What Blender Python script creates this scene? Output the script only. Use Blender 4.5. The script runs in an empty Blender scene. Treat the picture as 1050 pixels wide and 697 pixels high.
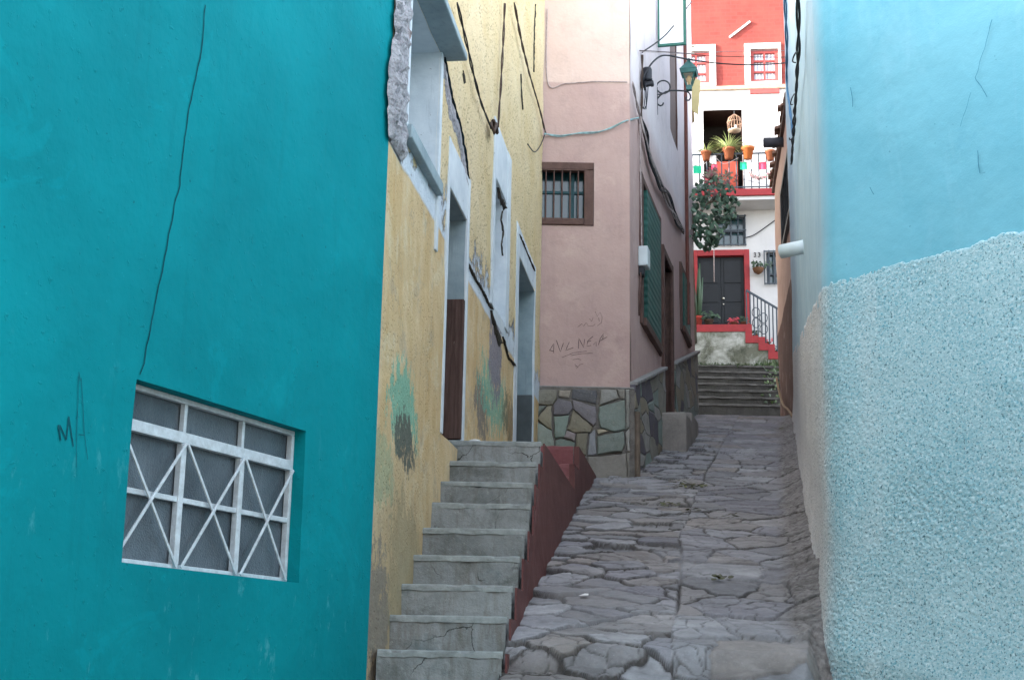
import bpy, bmesh, math, random
import numpy as np
from mathutils import Vector, noise as mnoise
from mathutils.geometry import delaunay_2d_cdt

random.seed(7); RNG = np.random.default_rng(11)
S = bpy.context.scene; COL = S.collection
R = math.radians

# ------------------------------------------------------------------ camera
FPX, W0, H0, EYE = 1422.0, 1050.0, 697.0, 1.55          # focal length in photo pixels
TH, RO = R(13.3), R(1.1)
_F = Vector((0, math.cos(TH), math.sin(TH)))
_U0 = Vector((0, -math.sin(TH), math.cos(TH)))
_R = Vector((1, 0, 0)) * math.cos(RO) + _U0 * math.sin(RO)
_U = -Vector((1, 0, 0)) * math.sin(RO) + _U0 * math.cos(RO)
O = Vector((0, 0, EYE))
def ray(px, py): return _F + _R * ((px - 525) / FPX) - _U * ((py - 348.5) / FPX)
def at(px, py, D):
    d = ray(px, py); return O + d * (D / d.y)
class Plane:
    """vertical wall plane: u runs along the wall, z up, n points to the street"""
    def __init__(s, P, deg):
        s.P = Vector((P[0], P[1])); a = R(deg)
        s.d = Vector((math.sin(a), math.cos(a))); s.n = Vector((math.cos(a), -math.sin(a)))
    def pt(s, u, z, off=0.0):
        p = s.P + s.d * u + s.n * off
        return Vector((p.x, p.y, z))
    def uz(s, px, py, off=0.0):
        d = ray(px, py); P = s.P + s.n * off
        t = ((P - O.xy) @ s.n) / (d.xy @ s.n)
        q = O + d * t
        return ((q.xy - P) @ s.d, q.z)
    def rect(s, x0, y0, x1, y1, off=0.0):
        xm, ym = (x0 + x1) / 2, (y0 + y1) / 2
        return (s.uz(x0, ym, off)[0], s.uz(xm, y1, off)[1], s.uz(x1, ym, off)[0], s.uz(xm, y0, off)[1])
cam = bpy.data.cameras.new('camera'); co = bpy.data.objects.new('camera', cam); COL.objects.link(co)
cam.sensor_width = 36; cam.lens = 36 * FPX / W0; cam.clip_start = .05; cam.clip_end = 3000
from mathutils import Matrix
m = Matrix((_R, _U, -_F)).transposed().to_4x4(); m.translation = O
co.matrix_world = m; S.camera = co

# ------------------------------------------------------------------ objects
def tag(o, label=None, cat=None, group=None, kind=None):
    if label: o['label'] = label
    if cat: o['category'] = cat
    if group: o['group'] = group
    if kind: o['kind'] = kind
    return o
def wloc(o):
    v = Vector((0, 0, 0))
    while o: v = v + o.location; o = o.parent
    return v
def thing(name, loc, label, cat, group=None):
    o = bpy.data.objects.new(name, None); COL.objects.link(o); o.location = loc
    o.empty_display_size = .1
    return tag(o, label, cat, group)
def mesh_obj(name, vs, fs, mat, parent=None, smooth=False, base=None):
    """verts are world coordinates; they are stored relative to the parent (or to base)"""
    me = bpy.data.meshes.new(name)
    b = wloc(parent) if parent else Vector(base or (0, 0, 0))
    me.from_pydata([tuple(Vector(v) - b) for v in vs], [], fs)
    me.validate(); me.update()
    if mat: me.materials.append(mat)
    if smooth: me.polygons.foreach_set('use_smooth', [True] * len(me.polygons))
    o = bpy.data.objects.new(name, me); COL.objects.link(o)
    if parent: o.parent = parent
    else: o.location = b
    return o
class MB:
    def __init__(s): s.v, s.f = [], []
    def add(s, vs, fs):
        n = len(s.v); s.v += [Vector(v) for v in vs]; s.f += [tuple(i + n for i in f) for f in fs]; return s
    def hexa(s, c):          # 8 corners: bottom loop then top loop
        return s.add(c, [(3, 2, 1, 0), (4, 5, 6, 7), (0, 1, 5, 4), (1, 2, 6, 5), (2, 3, 7, 6), (3, 0, 4, 7)])
    def box(s, c, sx, sy, sz, rz=0):
        c = Vector(c); ca, sa = math.cos(rz), math.sin(rz); out = []
        for k in (-1, 1):
            for i, j in ((-1, -1), (1, -1), (1, 1), (-1, 1)):
                x, y = i * sx / 2, j * sy / 2
                out.append(c + Vector((x * ca - y * sa, x * sa + y * ca, k * sz / 2)))
        return s.hexa(out)
    def pbox(s, pl, u0, z0, u1, z1, o0, o1):   # a box on a wall plane between two offsets
        return s.hexa([pl.pt(u0, z0, o1), pl.pt(u1, z0, o1), pl.pt(u1, z0, o0), pl.pt(u0, z0, o0),
                       pl.pt(u0, z1, o1), pl.pt(u1, z1, o1), pl.pt(u1, z1, o0), pl.pt(u0, z1, o0)])
    def bar(s, a, b, w, h=None, up=(0, 0, 1)):  # square bar between two points
        a, b = Vector(a), Vector(b); h = h or w; d = (b - a).normalized(); up = Vector(up)
        x = d.cross(up)
        if x.length < 1e-4: x = d.cross(Vector((1, 0, 0)))
        x.normalize(); y = x.cross(d)
        q = [x * (i * w / 2) + y * (j * h / 2) for i, j in ((-1, -1), (1, -1), (1, 1), (-1, 1))]
        return s.hexa([a + k for k in q] + [b + k for k in q])
    def tube(s, pts, r, n=8, cap=True):
        pts = [Vector(p) for p in pts]; n0 = len(s.v); L = len(pts); prev = None
        rr = r if isinstance(r, (list, tuple)) else [r] * L
        for i, p in enumerate(pts):
            t = (pts[min(i + 1, L - 1)] - pts[max(i - 1, 0)])
            t = t.normalized() if t.length > 1e-9 else Vector((0, 0, 1))
            if prev is None:
                prev = t.cross(Vector((.3, .2, 1))).normalized()
                if prev.length < .1: prev = Vector((1, 0, 0))
            x = (prev - t * prev.dot(t)).normalized(); y = t.cross(x); prev = x
            for k in range(n):
                a = 2 * math.pi * k / n
                s.v.append(p + (x * math.cos(a) + y * math.sin(a)) * rr[i])
        for i in range(L - 1):
            for k in range(n):
                k2 = (k + 1) % n
                s.f.append((n0 + i * n + k, n0 + i * n + k2, n0 + (i + 1) * n + k2, n0 + (i + 1) * n + k))
        if cap:
            s.f.append(tuple(n0 + k for k in reversed(range(n)))); s.f.append(tuple(n0 + (L - 1) * n + k for k in range(n)))
        return s
    def lathe(s, c, prof, n=16, closed=True):
        c = Vector(c); n0 = len(s.v)
        for r, z in prof:
            for k in range(n):
                a = 2 * math.pi * k / n
                s.v.append(c + Vector((r * math.cos(a), r * math.sin(a), z)))
        for i in range(len(prof) - 1):
            for k in range(n):
                k2 = (k + 1) % n
                s.f.append((n0 + i * n + k, n0 + i * n + k2, n0 + (i + 1) * n + k2, n0 + (i + 1) * n + k))
        if closed:
            s.f.append(tuple(n0 + k for k in reversed(range(n)))); s.f.append(tuple(n0 + (len(prof) - 1) * n + k for k in range(n)))
        return s
    def prism(s, poly, vec):
        n = len(poly); a = [Vector(p) for p in poly]; vec = Vector(vec); b = [p + vec for p in a]
        return s.add(a + b, [tuple(reversed(range(n))), tuple(range(n, 2 * n))] + [(i, (i + 1) % n, n + (i + 1) % n, n + i) for i in range(n)])
    def build(s, name, mat, parent=None, smooth=False, bevel=0, base=None, seg=2):
        o = mesh_obj(name, s.v, s.f, mat, parent, smooth, base)
        bm = bmesh.new(); bm.from_mesh(o.data); bmesh.ops.recalc_face_normals(bm, faces=bm.faces); bm.to_mesh(o.data); bm.free()
        if bevel:
            b = o.modifiers.new('b', 'BEVEL'); b.width = bevel; b.segments = seg; b.limit_method = 'ANGLE'; b.angle_limit = R(35)
        return o
def copy_tree(o, parent=None):
    c = o.copy(); COL.objects.link(c); c.parent = parent
    for ch in list(o.children): copy_tree(ch, c)
    return c

# ------------------------------------------------------------------ numpy noise
_T = RNG.random((256, 256))
def vn(x, y, seed=0):
    x = np.asarray(x, float) + seed * 17.3; y = np.asarray(y, float) + seed * 31.7
    xi, yi = np.floor(x).astype(int), np.floor(y).astype(int); fx, fy = x - xi, y - yi
    fx = fx * fx * (3 - 2 * fx); fy = fy * fy * (3 - 2 * fy)
    g = lambda a, b: _T[a & 255, b & 255]
    return (g(xi, yi) * (1 - fx) + g(xi + 1, yi) * fx) * (1 - fy) + (g(xi, yi + 1) * (1 - fx) + g(xi + 1, yi + 1) * fx) * fy
def fbm(x, y, o=4, seed=0):
    a, t, n = 1.0, 0, 0
    for k in range(o):
        t = t + a * (vn(np.asarray(x) * 2 ** k, np.asarray(y) * 2 ** k, seed + k) - .5); n += a; a *= .5
    return t / n * 2
def hsh(i, j, k): 
    v = np.sin(i * 127.1 + j * 311.7 + k * 74.7) * 43758.5453
    return v - np.floor(v)
def voronoi(x, y, jit=.85, seed=0):
    """returns border distance, cell id (i,j), vector to the cell's point"""
    xi, yi = np.floor(x), np.floor(y); best = np.full(x.shape, 9.); bx = np.zeros_like(x); by = np.zeros_like(x); ci = np.zeros_like(x); cj = np.zeros_like(x)
    def point(i, j): return i + .5 + jit * (hsh(i, j, 1 + seed) - .5), j + .5 + jit * (hsh(i, j, 2 + seed) - .5)
    for di in (-1, 0, 1):
        for dj in (-1, 0, 1):
            px, py = point(xi + di, yi + dj); d = (px - x) ** 2 + (py - y) ** 2; m = d < best
            best = np.where(m, d, best); bx = np.where(m, px, bx); by = np.where(m, py, by); ci = np.where(m, xi + di, ci); cj = np.where(m, yi + dj, cj)
    bd = np.full(x.shape, 9.)
    for di in (-2, -1, 0, 1, 2):
        for dj in (-2, -1, 0, 1, 2):
            i, j = ci + di, cj + dj
            if di == 0 and dj == 0: continue
            px, py = point(i, j); dx, dy = px - bx, py - by; L = np.sqrt(dx * dx + dy * dy) + 1e-9
            bd = np.minimum(bd, ((px + bx) / 2 - x) * dx / L + ((py + by) / 2 - y) * dy / L)
    return bd, ci, cj, x - bx, y - by
def grid_obj(name, P, mat, parent=None, smooth=True, attrs=None, base=None):
    """P: (n,m,3) array of world points"""
    n, mm = P.shape[:2]; b = np.array(wloc(parent) if parent else Vector(base or (0, 0, 0)))
    V = (P - b).reshape(-1, 3); idx = np.arange(n * mm).reshape(n, mm)
    Fq = np.stack([idx[:-1, :-1], idx[1:, :-1], idx[1:, 1:], idx[:-1, 1:]], -1).reshape(-1, 4)
    me = bpy.data.meshes.new(name); me.vertices.add(len(V)); me.vertices.foreach_set('co', V.astype(np.float32).ravel())
    me.loops.add(Fq.size); me.loops.foreach_set('vertex_index', Fq.astype(np.int32).ravel())
    me.polygons.add(len(Fq)); me.polygons.foreach_set('loop_start', (np.arange(len(Fq)) * 4).astype(np.int32)); me.polygons.foreach_set('loop_total', np.full(len(Fq), 4, np.int32))
    me.update(calc_edges=True); me.validate()
    if smooth: me.polygons.foreach_set('use_smooth', np.ones(len(Fq), bool))
    for k, a in (attrs or {}).items():
        at_ = me.attributes.new(k, 'FLOAT', 'POINT'); at_.data.foreach_set('value', a.astype(np.float32).ravel())
    me.materials.append(mat)
    o = bpy.data.objects.new(name, me); COL.objects.link(o)
    if parent: o.parent = parent
    else: o.location = Vector(b)
    return o

# ------------------------------------------------------------------ materials
def warp(t, p, sc, amt):
    n = t.n('ShaderNodeTexNoise'); n.inputs['Scale'].default_value = sc; n.inputs['Detail'].default_value = 5; t.link(p, n.inputs['Vector']); k = t.n('ShaderNodeVectorMath', operation='SCALE'); t.link(n.outputs['Color'], k.inputs[0]); k.inputs['Scale'].default_value = amt; a = t.n('ShaderNodeVectorMath', operation='ADD'); t.link(p, a.inputs[0]); t.link(k.outputs[0], a.inputs[1]); return a.outputs[0]
def hexc(h):
    h = h.lstrip('#'); c = [int(h[i:i + 2], 16) / 255 for i in (0, 2, 4)]
    return tuple((x / 12.92 if x <= .04045 else ((x + .055) / 1.055) ** 2.4) for x in c) + (1,)
class NT:
    """tiny node builder"""
    def __init__(s, name, rough=.85, spec=.3):
        s.m = bpy.data.materials.new(name); s.m.use_nodes = True; s.t = s.m.node_tree; s.N = s.t.nodes; s.L = s.t.links
        s.b = s.N['Principled BSDF']; s.b.inputs['Roughness'].default_value = rough; s.b.inputs['Specular IOR Level'].default_value = spec
        s.geo = None
    def n(s, typ, **kw):
        o = s.N.new(typ)
        for k, v in kw.items(): setattr(o, k, v)
        return o
    def link(s, a, b): s.L.new(a, b)
    def setin(s, sock, v):
        if isinstance(v, bpy.types.NodeSocket): s.link(v, sock)
        elif isinstance(v, (tuple, list)) and sock.type == 'RGBA': sock.default_value = tuple(v) if len(v) == 4 else tuple(v) + (1,)
        else: sock.default_value = v
    def pos(s):
        if not s.geo: s.geo = s.n('ShaderNodeNewGeometry')
        return s.geo.outputs['Position']
    def objco(s): return s.n('ShaderNodeTexCoord').outputs['Object']
    def mapping(s, vec, scale=(1, 1, 1), rot=(0, 0, 0), loc=(0, 0, 0)):
        o = s.n('ShaderNodeMapping'); s.link(vec, o.inputs[0]); o.inputs['Scale'].default_value = scale; o.inputs['Rotation'].default_value = rot; o.inputs['Location'].default_value = loc
        return o.outputs[0]
    def noise(s, vec, scale, detail=4, rough=.55, dist=0):
        o = s.n('ShaderNodeTexNoise'); s.link(vec, o.inputs['Vector']); o.inputs['Scale'].default_value = scale; o.inputs['Detail'].default_value = detail
        o.inputs['Roughness'].default_value = rough; o.inputs['Distortion'].default_value = dist
        return o.outputs['Fac']
    def voro(s, vec, scale, feature='F1', out='Distance', rand=1):
        o = s.n('ShaderNodeTexVoronoi', feature=feature); s.link(vec, o.inputs['Vector']); o.inputs['Scale'].default_value = scale; o.inputs['Randomness'].default_value = rand
        return o.outputs[out]
    def ramp(s, f, a, b, smooth=False):
        o = s.n('ShaderNodeMapRange'); o.clamp = True
        if smooth: o.interpolation_type = 'SMOOTHSTEP'
        s.setin(o.inputs['Value'], f); o.inputs['From Min'].default_value = a; o.inputs['From Max'].default_value = b
        return o.outputs['Result']
    def math(s, op, a, b=0.0, c=None):
        o = s.n('ShaderNodeMath', operation=op); s.setin(o.inputs[0], a); s.setin(o.inputs[1], b)
        if c is not None: s.setin(o.inputs[2], c)
        return o.outputs[0]
    def mix(s, f, a, b, mode='MIX'):
        o = s.n('ShaderNodeMix', data_type='RGBA', blend_type=mode); s.setin(o.inputs[0], f); s.setin(o.inputs[6], a); s.setin(o.inputs[7], b)
        return o.outputs[2]
    def sep(s, v):
        o = s.n('ShaderNodeSeparateXYZ'); s.link(v, o.inputs[0]); return o.outputs
    def attr(s, name):
        o = s.n('ShaderNodeAttribute', attribute_name=name); return o.outputs['Fac']
    def color(s, c): s.setin(s.b.inputs['Base Color'], c)
    def bump(s, h, strength=.5, dist=.01, prev=None):
        o = s.n('ShaderNodeBump'); s.setin(o.inputs['Height'], h); o.inputs['Strength'].default_value = strength; o.inputs['Distance'].default_value = dist
        if prev: s.link(prev, o.inputs['Normal'])
        s.link(o.outputs[0], s.b.inputs['Normal']); return o.outputs[0]
def mul(c, k): return tuple(x * k for x in c[:3]) + (1,)
def plain(name, c, rough=.6, spec=.4, var=.25, scale=9, bump=.2, bd=.003, metal=0):
    t = NT(name, rough, spec); p = t.objco()
    f = t.ramp(t.noise(p, scale, 5, .65), .3, .7); t.color(t.mix(f, mul(c, 1 - var), mul(c, 1 + var * .6)))
    t.bump(t.noise(p, scale * 6, 4), bump, bd); t.b.inputs['Metallic'].default_value = metal
    return t.m
def plaster(name, c, c2, scale=1.2, grain=60, strength=.5, rough=.85, streak=True, dirt=None):
    t = NT(name, rough, .25); p = t.pos()
    f = t.ramp(t.noise(p, scale, 6, .6, .3), .28, .72)
    col = t.mix(f, c, c2)
    f2 = t.ramp(t.noise(p, scale * 9, 5, .65), .35, .75); col = t.mix(t.math('MULTIPLY', f2, .35), col, mul(c2, 1.12))
    if streak:
        sv = t.mapping(p, (7, 7, .5)); g = t.ramp(t.noise(sv, 1.5, 5, .6), .52, .8); col = t.mix(t.math('MULTIPLY', g, .28), col, mul(c, .72))
    if dirt:
        g = t.ramp(t.noise(p, 3.1, 6, .7), .6, .75); col = t.mix(t.math('MULTIPLY', g, .5), col, dirt)
    t.color(col)
    n1 = t.bump(t.noise(p, 4.5, 3), .5, .03); n2 = t.bump(t.noise(p, grain, 5, .6), strength, .006, n1)
    return t.m

# ------------------------------------------------------------------ wall sheets with holes
def inside(p, poly):
    x, y = p; c = False; n = len(poly)
    for i in range(n):
        (x1, y1), (x2, y2) = poly[i], poly[(i + 1) % n]
        if (y1 > y) != (y2 > y) and x < (x2 - x1) * (y - y1) / (y2 - y1) + x1: c = not c
    return c
def subdiv(poly, sp):
    out = []
    for i in range(len(poly)):
        a, b = Vector(poly[i]), Vector(poly[(i + 1) % len(poly)]); k = max(1, int((b - a).length / sp))
        out += [tuple(a.lerp(b, j / k)) for j in range(k)]
    return out
def R4(r): return [(r[0], r[1]), (r[2], r[1]), (r[2], r[3]), (r[0], r[3])]
def wave(u, z, amp, sc=1.1, sd=0.0):
    if sd in (1.3, 4.2): amp = amp * min(1.0, abs(u) / .35)     # the two left walls meet in one line
    return amp * (mnoise.noise(Vector((u * sc + sd, z * sc, sd))) + .4 * mnoise.noise(Vector((u * sc * 3, z * sc * 3, sd + 5))))
def sheet(name, pl, outline, holes, sp, amp, mat, parent, sd=0.0, off=0.0, sc=1.1, extra=None):
    loops = [subdiv(outline, sp)] + [subdiv(h, sp) for h in holes]
    vs, es = [], []
    for lp in loops:
        n = len(vs); vs += lp; es += [(n + i, n + (i + 1) % len(lp)) for i in range(len(lp))]
    us = [p[0] for p in outline]; zs = [p[1] for p in outline]; rnd = random.Random(3)
    u = min(us)
    bx = [(min(p[0] for p in h) - sp * .5, min(p[1] for p in h) - sp * .5, max(p[0] for p in h) + sp * .5, max(p[1] for p in h) + sp * .5) for h in holes]
    while u < max(us):
        z = min(zs)
        while z < max(zs):
            q = (u + rnd.uniform(-.3, .3) * sp, z + rnd.uniform(-.3, .3) * sp)
            if inside(q, outline) and not any(b[0] < q[0] < b[2] and b[1] < q[1] < b[3] for b in bx): vs.append(q)
            z += sp
        u += sp
    V, E_, Fc, *_ = delaunay_2d_cdt([Vector(v) for v in vs], es, [], 0, 1e-5)
    ff = []
    for f in Fc:
        c = sum((V[i] for i in f), Vector((0, 0))) / len(f)
        if inside(c, outline) and not any(inside(c, h) for h in holes): ff.append(tuple(f))
    P = [pl.pt(v[0], v[1], off + wave(v[0], v[1], amp, sc, sd) + (extra(v[0], v[1]) if extra else 0)) for v in V]
    o = mesh_obj(name, P, ff, mat, parent, True)
    # faces must look to the street
    nrm = Vector((pl.n.x, pl.n.y, 0))
    if len(ff) and o.data.polygons[0].normal.dot(nrm) < 0: o.data.flip_normals()
    return o
def reveal(name, pl, hole, depth, mat, parent, amp, sp=.1, sd=0.0, off=0.0, sc=1.1):
    lp = subdiv(hole, sp); n = len(lp); P = []
    for u, z in lp: P.append(pl.pt(u, z, off + wave(u, z, amp, sc, sd)))
    for u, z in lp: P.append(pl.pt(u, z, -depth))
    return mesh_obj(name, P, [(i, (i + 1) % n, n + (i + 1) % n, n + i) for i in range(n)], mat, parent)
def ribbon(mb, pl, pts, w, off=.003, jit=0, amp=0, sd=0.0, sc=1.1):
    """flat painted stroke on a wall plane, pts in (u,z)"""
    rnd = random.Random(len(pts)); L = []
    for i, p in enumerate(pts):
        a = Vector(pts[max(i - 1, 0)]); b = Vector(pts[min(i + 1, len(pts) - 1)]); d = (b - a)
        d = d.normalized() if d.length else Vector((1, 0)); q = Vector((-d.y, d.x)) * (w * (.6 + .4 * rnd.random()) / 2)
        for sg in (1, -1):
            c = Vector(p) + q * sg; L.append(pl.pt(c.x, c.y, off + (wave(c.x, c.y, amp, sc, sd) if amp else 0)))
    mb.add(L, [(2 * i, 2 * i + 1, 2 * i + 3, 2 * i + 2) for i in range(len(pts) - 1)])
def dense(pts, step):
    out = []
    for a, b in zip(pts[:-1], pts[1:]):
        a, b = Vector(a), Vector(b); k = max(1, int((b - a).length / step)); out += [a.lerp(b, j / k) for j in range(k)]
    return out + [Vector(pts[-1])]
def body(name, foot, z0, z1, mat, parent):
    n = len(foot); mb = MB(); mb.prism([Vector((x, y, z0)) for x, y in foot], (0, 0, z1 - z0)); return mb.build(name, mat, parent)

# ------------------------------------------------------------------ light, sky, view
SUN_EL, SX, SY = 15.0, -.985, -.17          # direction towards the sun in plan: left and a little behind the camera
sd_ = Vector((SX, SY, 0)).normalized() * math.cos(R(SUN_EL)); sd_.z = math.sin(R(SUN_EL))
w = bpy.data.worlds.new('World'); S.world = w; w.use_nodes = True; nt = w.node_tree
sky = nt.nodes.new('ShaderNodeTexSky'); sky.sky_type = 'NISHITA'; sky.sun_disc = False
sky.sun_elevation = R(SUN_EL); sky.sun_rotation = math.atan2(sd_.x, sd_.y); sky.air_density = 1.0; sky.dust_density = 2.5; sky.altitude = 2000
bg = nt.nodes['Background']; hs = nt.nodes.new('ShaderNodeHueSaturation'); hs.inputs['Saturation'].default_value = .36; nt.links.new(sky.outputs[0], hs.inputs['Color']); nt.links.new(hs.outputs[0], bg.inputs[0]); bg.inputs[1].default_value = .14   # thin high haze pales the sky
sl = bpy.data.lights.new('sun', 'SUN'); sl.energy = 2.0; sl.angle = R(.5); sl.color = (1, .95, .87)
so = bpy.data.objects.new('sun', sl); COL.objects.link(so); so.rotation_euler = (-sd_).to_track_quat('-Z', 'Y').to_euler(); so.location = (0, 0, 30)
S.view_settings.view_transform = 'Standard'; S.view_settings.look = 'None'; S.view_settings.gamma = 1; S.view_settings.exposure = 3.4
S.cycles.max_bounces = 10; S.cycles.diffuse_bounces = 6; S.cycles.use_denoising = True

# ------------------------------------------------------------------ plan of the alley
J = at(376, 684, 7.1)
TEAL = Plane(J.xy, 23.3)
YEL = Plane(J.xy, 7.5)
DC = 14.7
C = at(646, 489, DC)
PF = Plane(C.xy, 90)
PS = Plane(C.xy, 13.5)
B = at(855, 655, 7.6)
BFAR = at(815, 435, 20.0)
a_bf = math.degrees(math.atan2(B.x - BFAR.x, B.y - BFAR.y))
BF = Plane(BFAR.xy, a_bf)                     # u grows towards the camera
BN = Plane(B.xy, 142)
P2, P1 = at(800, 424, 24.6), at(818, 436, 20.3)
BR = Plane(P2.xy, math.degrees(math.atan2(P1.x - P2.x, P1.y - P2.y)))
FHP = at(740, 335, 36)
FH = Plane(FHP.xy, 97)
_pd = [(-60, -9), (0, 0), (6.9, 1.55), (7.6, B.z), (11, None), (DC, C.z), (21, at(712, 425, 21).z), (30, at(760, 427, 30).z), (34, at(760, 427, 30).z + .3), (60, 11)]
_pd = [p for p in _pd if p[1] is not None]
def zst(D): return float(np.interp(D, [p[0] for p in _pd], [p[1] for p in _pd]))
def zstv(D): return sum(np.interp(D + k, [p[0] for p in _pd], [p[1] for p in _pd]) for k in (-.4, -.2, 0, .2, .4)) / 5

# ------------------------------------------------------------------ ground + street
t = NT('earth', .95); p = t.pos(); t.color(t.mix(t.noise(p, .6, 6), hexc('5d5348'), hexc('7b7163'))); t.bump(t.noise(p, 9, 6), .6, .05); M_earth = t.m
ys = np.concatenate([np.linspace(-400, -20, 12), np.linspace(-15, 60, 60), np.linspace(70, 500, 12)]); xs = np.concatenate([np.linspace(-400, -10, 12), np.linspace(-6, 14, 20), np.linspace(20, 400, 12)])
G = np.zeros((len(ys), len(xs), 3)); G[..., 0] = xs[None]; G[..., 1] = ys[:, None]; G[..., 2] = zstv(ys)[:, None] - .3
tag(grid_obj('ground', G, M_earth), kind='structure')

t = NT('flagstone', .78, .35); p = t.pos(); tone = t.attr('tone'); hue = t.attr('hue'); jo = t.attr('joint'); fi = t.attr('fillet')
c = t.mix(t.ramp(tone, 0, 1), hexc('77777a'), hexc('bfbec1'))
c = t.mix(t.math('MULTIPLY', t.ramp(hue, .6, 1), .55), c, hexc('98897b')); c = t.mix(t.math('MULTIPLY', t.ramp(hue, .35, 0), .5), c, hexc('807c88'))
n_ = t.ramp(t.noise(p, 7, 7, .7), .3, .72); c = t.mix(n_, t.mix(.5, c, hexc('3f3d41')), c)
pl_ = t.ramp(t.noise(p, 2.2, 6, .7), .52, .7); c = t.mix(t.math('MULTIPLY', pl_, .45), c, hexc('b4b1b4'))
sp_ = t.ramp(t.noise(p, 90, 3, .6), .62, .72); c = t.mix(t.math('MULTIPLY', sp_, .4), c, hexc('b2afb2'))
c = t.mix(fi, c, t.mix(t.ramp(t.noise(p, 22, 6, .7), .35, .7), hexc('5f5a58'), hexc('9f9a97')))
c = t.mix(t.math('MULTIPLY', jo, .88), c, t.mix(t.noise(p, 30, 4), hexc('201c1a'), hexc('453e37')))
f = t.ramp(t.noise(p, 1.1, 6, .75), .52, .66); c = t.mix(t.math('MULTIPLY', f, .35), c, hexc('5b544e')); t.color(c); n1 = t.bump(t.noise(p, 22, 7, .72), 1.0, .02); t.bump(t.noise(p, 140, 3), .6, .004, n1); M_flag = t.m
XCp = [(0, 1.2), (7, .75), (DC, 2.05), (21, 3.45), (30, 5.3), (36, 6.4)]
def xr_of(D):      # right hand wall of the alley
    D = np.asarray(D, float)
    a = B.x + (D - B.y) * (BFAR.x - B.x) / (BFAR.y - B.y); b = B.x + (B.y - D) * .78
    return np.where(D < B.y, b, np.where(D < 20.2, a, a + .1))
tt = np.arange(-2.2, 2.0, .0105)
DD = np.concatenate([np.arange(4.8, 6.4, .05), np.arange(6.4, 12.5, .0075), np.arange(12.5, 20, .02), np.arange(20, 31.5, .07)])
D2, T2 = np.meshgrid(DD, tt, indexing='ij')
X2 = np.interp(D2, [q[0] for q in XCp], [q[1] for q in XCp]) + T2
# the long joint divides the paving in two runs
Xl = np.interp(D2, [4, 7, 11, DC, 21, 30], [.55, .80, 1.38, 2.05, 3.5, 5.3]) + .05 * fbm(D2 * .6, D2 * 0, 2, 5)
right = X2 > Xl
wx = X2 + .10 * fbm(X2 * 2.1, D2 * 2.1, 3, 1) + .028 * fbm(X2 * 9, D2 * 9, 3, 8); wy = D2 + .10 * fbm(X2 * 2.1, D2 * 2.1, 3, 2) + .035 * fbm(X2 * 9, D2 * 9, 3, 9)
b1, i1, j1, dx1, dy1 = voronoi(wx / .33, wy / .27, .98, 0)
b2, i2, j2, dx2, dy2 = voronoi(wx / .44 + 3.3, wy / .40, .98, 7)
bd = np.where(right, b2 * .42, b1 * .30); ci = np.where(right, i2 + 500, i1); cj = np.where(right, j2, j1); dx = np.where(right, dx2 * .44, dx1 * .33); dy = np.where(right, dy2 * .40, dy1 * .27)
bd = np.minimum(bd, np.abs(X2 - Xl) * np.where(vn(D2 * .9, D2 * 0, 4) > .3, 1, 3))
b3, i3, j3, dx3, dy3 = voronoi(wx / .155 + 1.7, wy / .15 + 4.1, .98, 13)
crk = np.clip(1 - b3 * .15 / (.0035 + .006 * vn(X2 * 6, D2 * 6, 71)), 0, 1) * (vn(X2 * 1.7, D2 * 1.7, 72) > .48) * (hsh(ci, cj, 15) > .35)
r1, r2, r3, r4, r5 = (hsh(ci, cj, k) for k in (3, 4, 5, 6, 9))
soft = vn(X2 * 1.3, D2 * 1.3, 21)                     # places where the joints are filled flush
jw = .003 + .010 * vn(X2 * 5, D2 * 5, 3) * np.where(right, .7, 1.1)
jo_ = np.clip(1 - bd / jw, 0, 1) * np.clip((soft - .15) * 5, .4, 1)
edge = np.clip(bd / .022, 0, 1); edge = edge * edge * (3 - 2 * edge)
amp_ = np.where(right, .55, 1.0) * (.5 + vn(X2 * .9, D2 * .9, 61))
sunk = ((r5 > .94) & (~right)) * .03
h = ((r1 - .5) * .018 + (r2 - .5) * .07 * dx + ((r3 - .5) * .09 - .035) * dy) * amp_ - (1 - edge) * .005 - jo_ * .03 - sunk * edge - crk * .010 + (hsh(i3, j3, 21) - .5) * .009 * (hsh(ci, cj, 15) > .35)
h += .004 * np.abs(fbm(X2 * 22, D2 * 22, 3, 77)) + .012 * fbm(X2 * 3.2, D2 * 3.2, 4, 12) + .004 * fbm(X2 * 16, D2 * 16, 4, 13) + .002 * fbm(X2 * 60, D2 * 60, 2, 14)
low = np.clip((7.36 + .16 * fbm(X2 * 2.6, X2 * 0, 3, 31) - D2) / .10, 0, 1); h -= low * (.07 + .05 * vn(X2 * 4, D2 * 4, 33))   # broken lip at the foot
drop = np.clip((D2 < 7.9) * (X2 - 1.62 - .25 * (D2 - 7.6)) / .15, 0, 1) * np.clip((7.75 - D2) / .3, 0, 1); h -= .5 * drop
dl = np.clip((np.interp(D2, [7.1, 9.56, 12.3], [-.03, .20, .45]) - X2) / .06, 0, 1) * np.clip((12.2 - D2) / .1, 0, 1); h -= .45 * dl
fr = np.clip(1 - (xr_of(D2) - X2 + .05 * fbm(D2 * 2, D2 * 0, 3, 6)) / .30, 0, 1) * np.clip((D2 - 7.35) / .2, 0, 1)
fi_ = np.clip(fr * 3, 0, 1)
h += fr ** 1.6 * (.13 + .05 * fbm(D2 * 1.4, D2 * 0, 2, 7)) + fi_ * (.012 * fbm(X2 * 14, D2 * 14, 4, 18) + .02 * fbm(X2 * 5, D2 * 5, 3, 19))
far_f = np.clip((D2 - 17) / 4, 0, 1); h *= 1 - .5 * far_f
jo_ = np.clip(jo_ * (1 - .6 * far_f), 0, 1)
SP = np.stack([X2, D2, zstv(D2) + h], -1)
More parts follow.
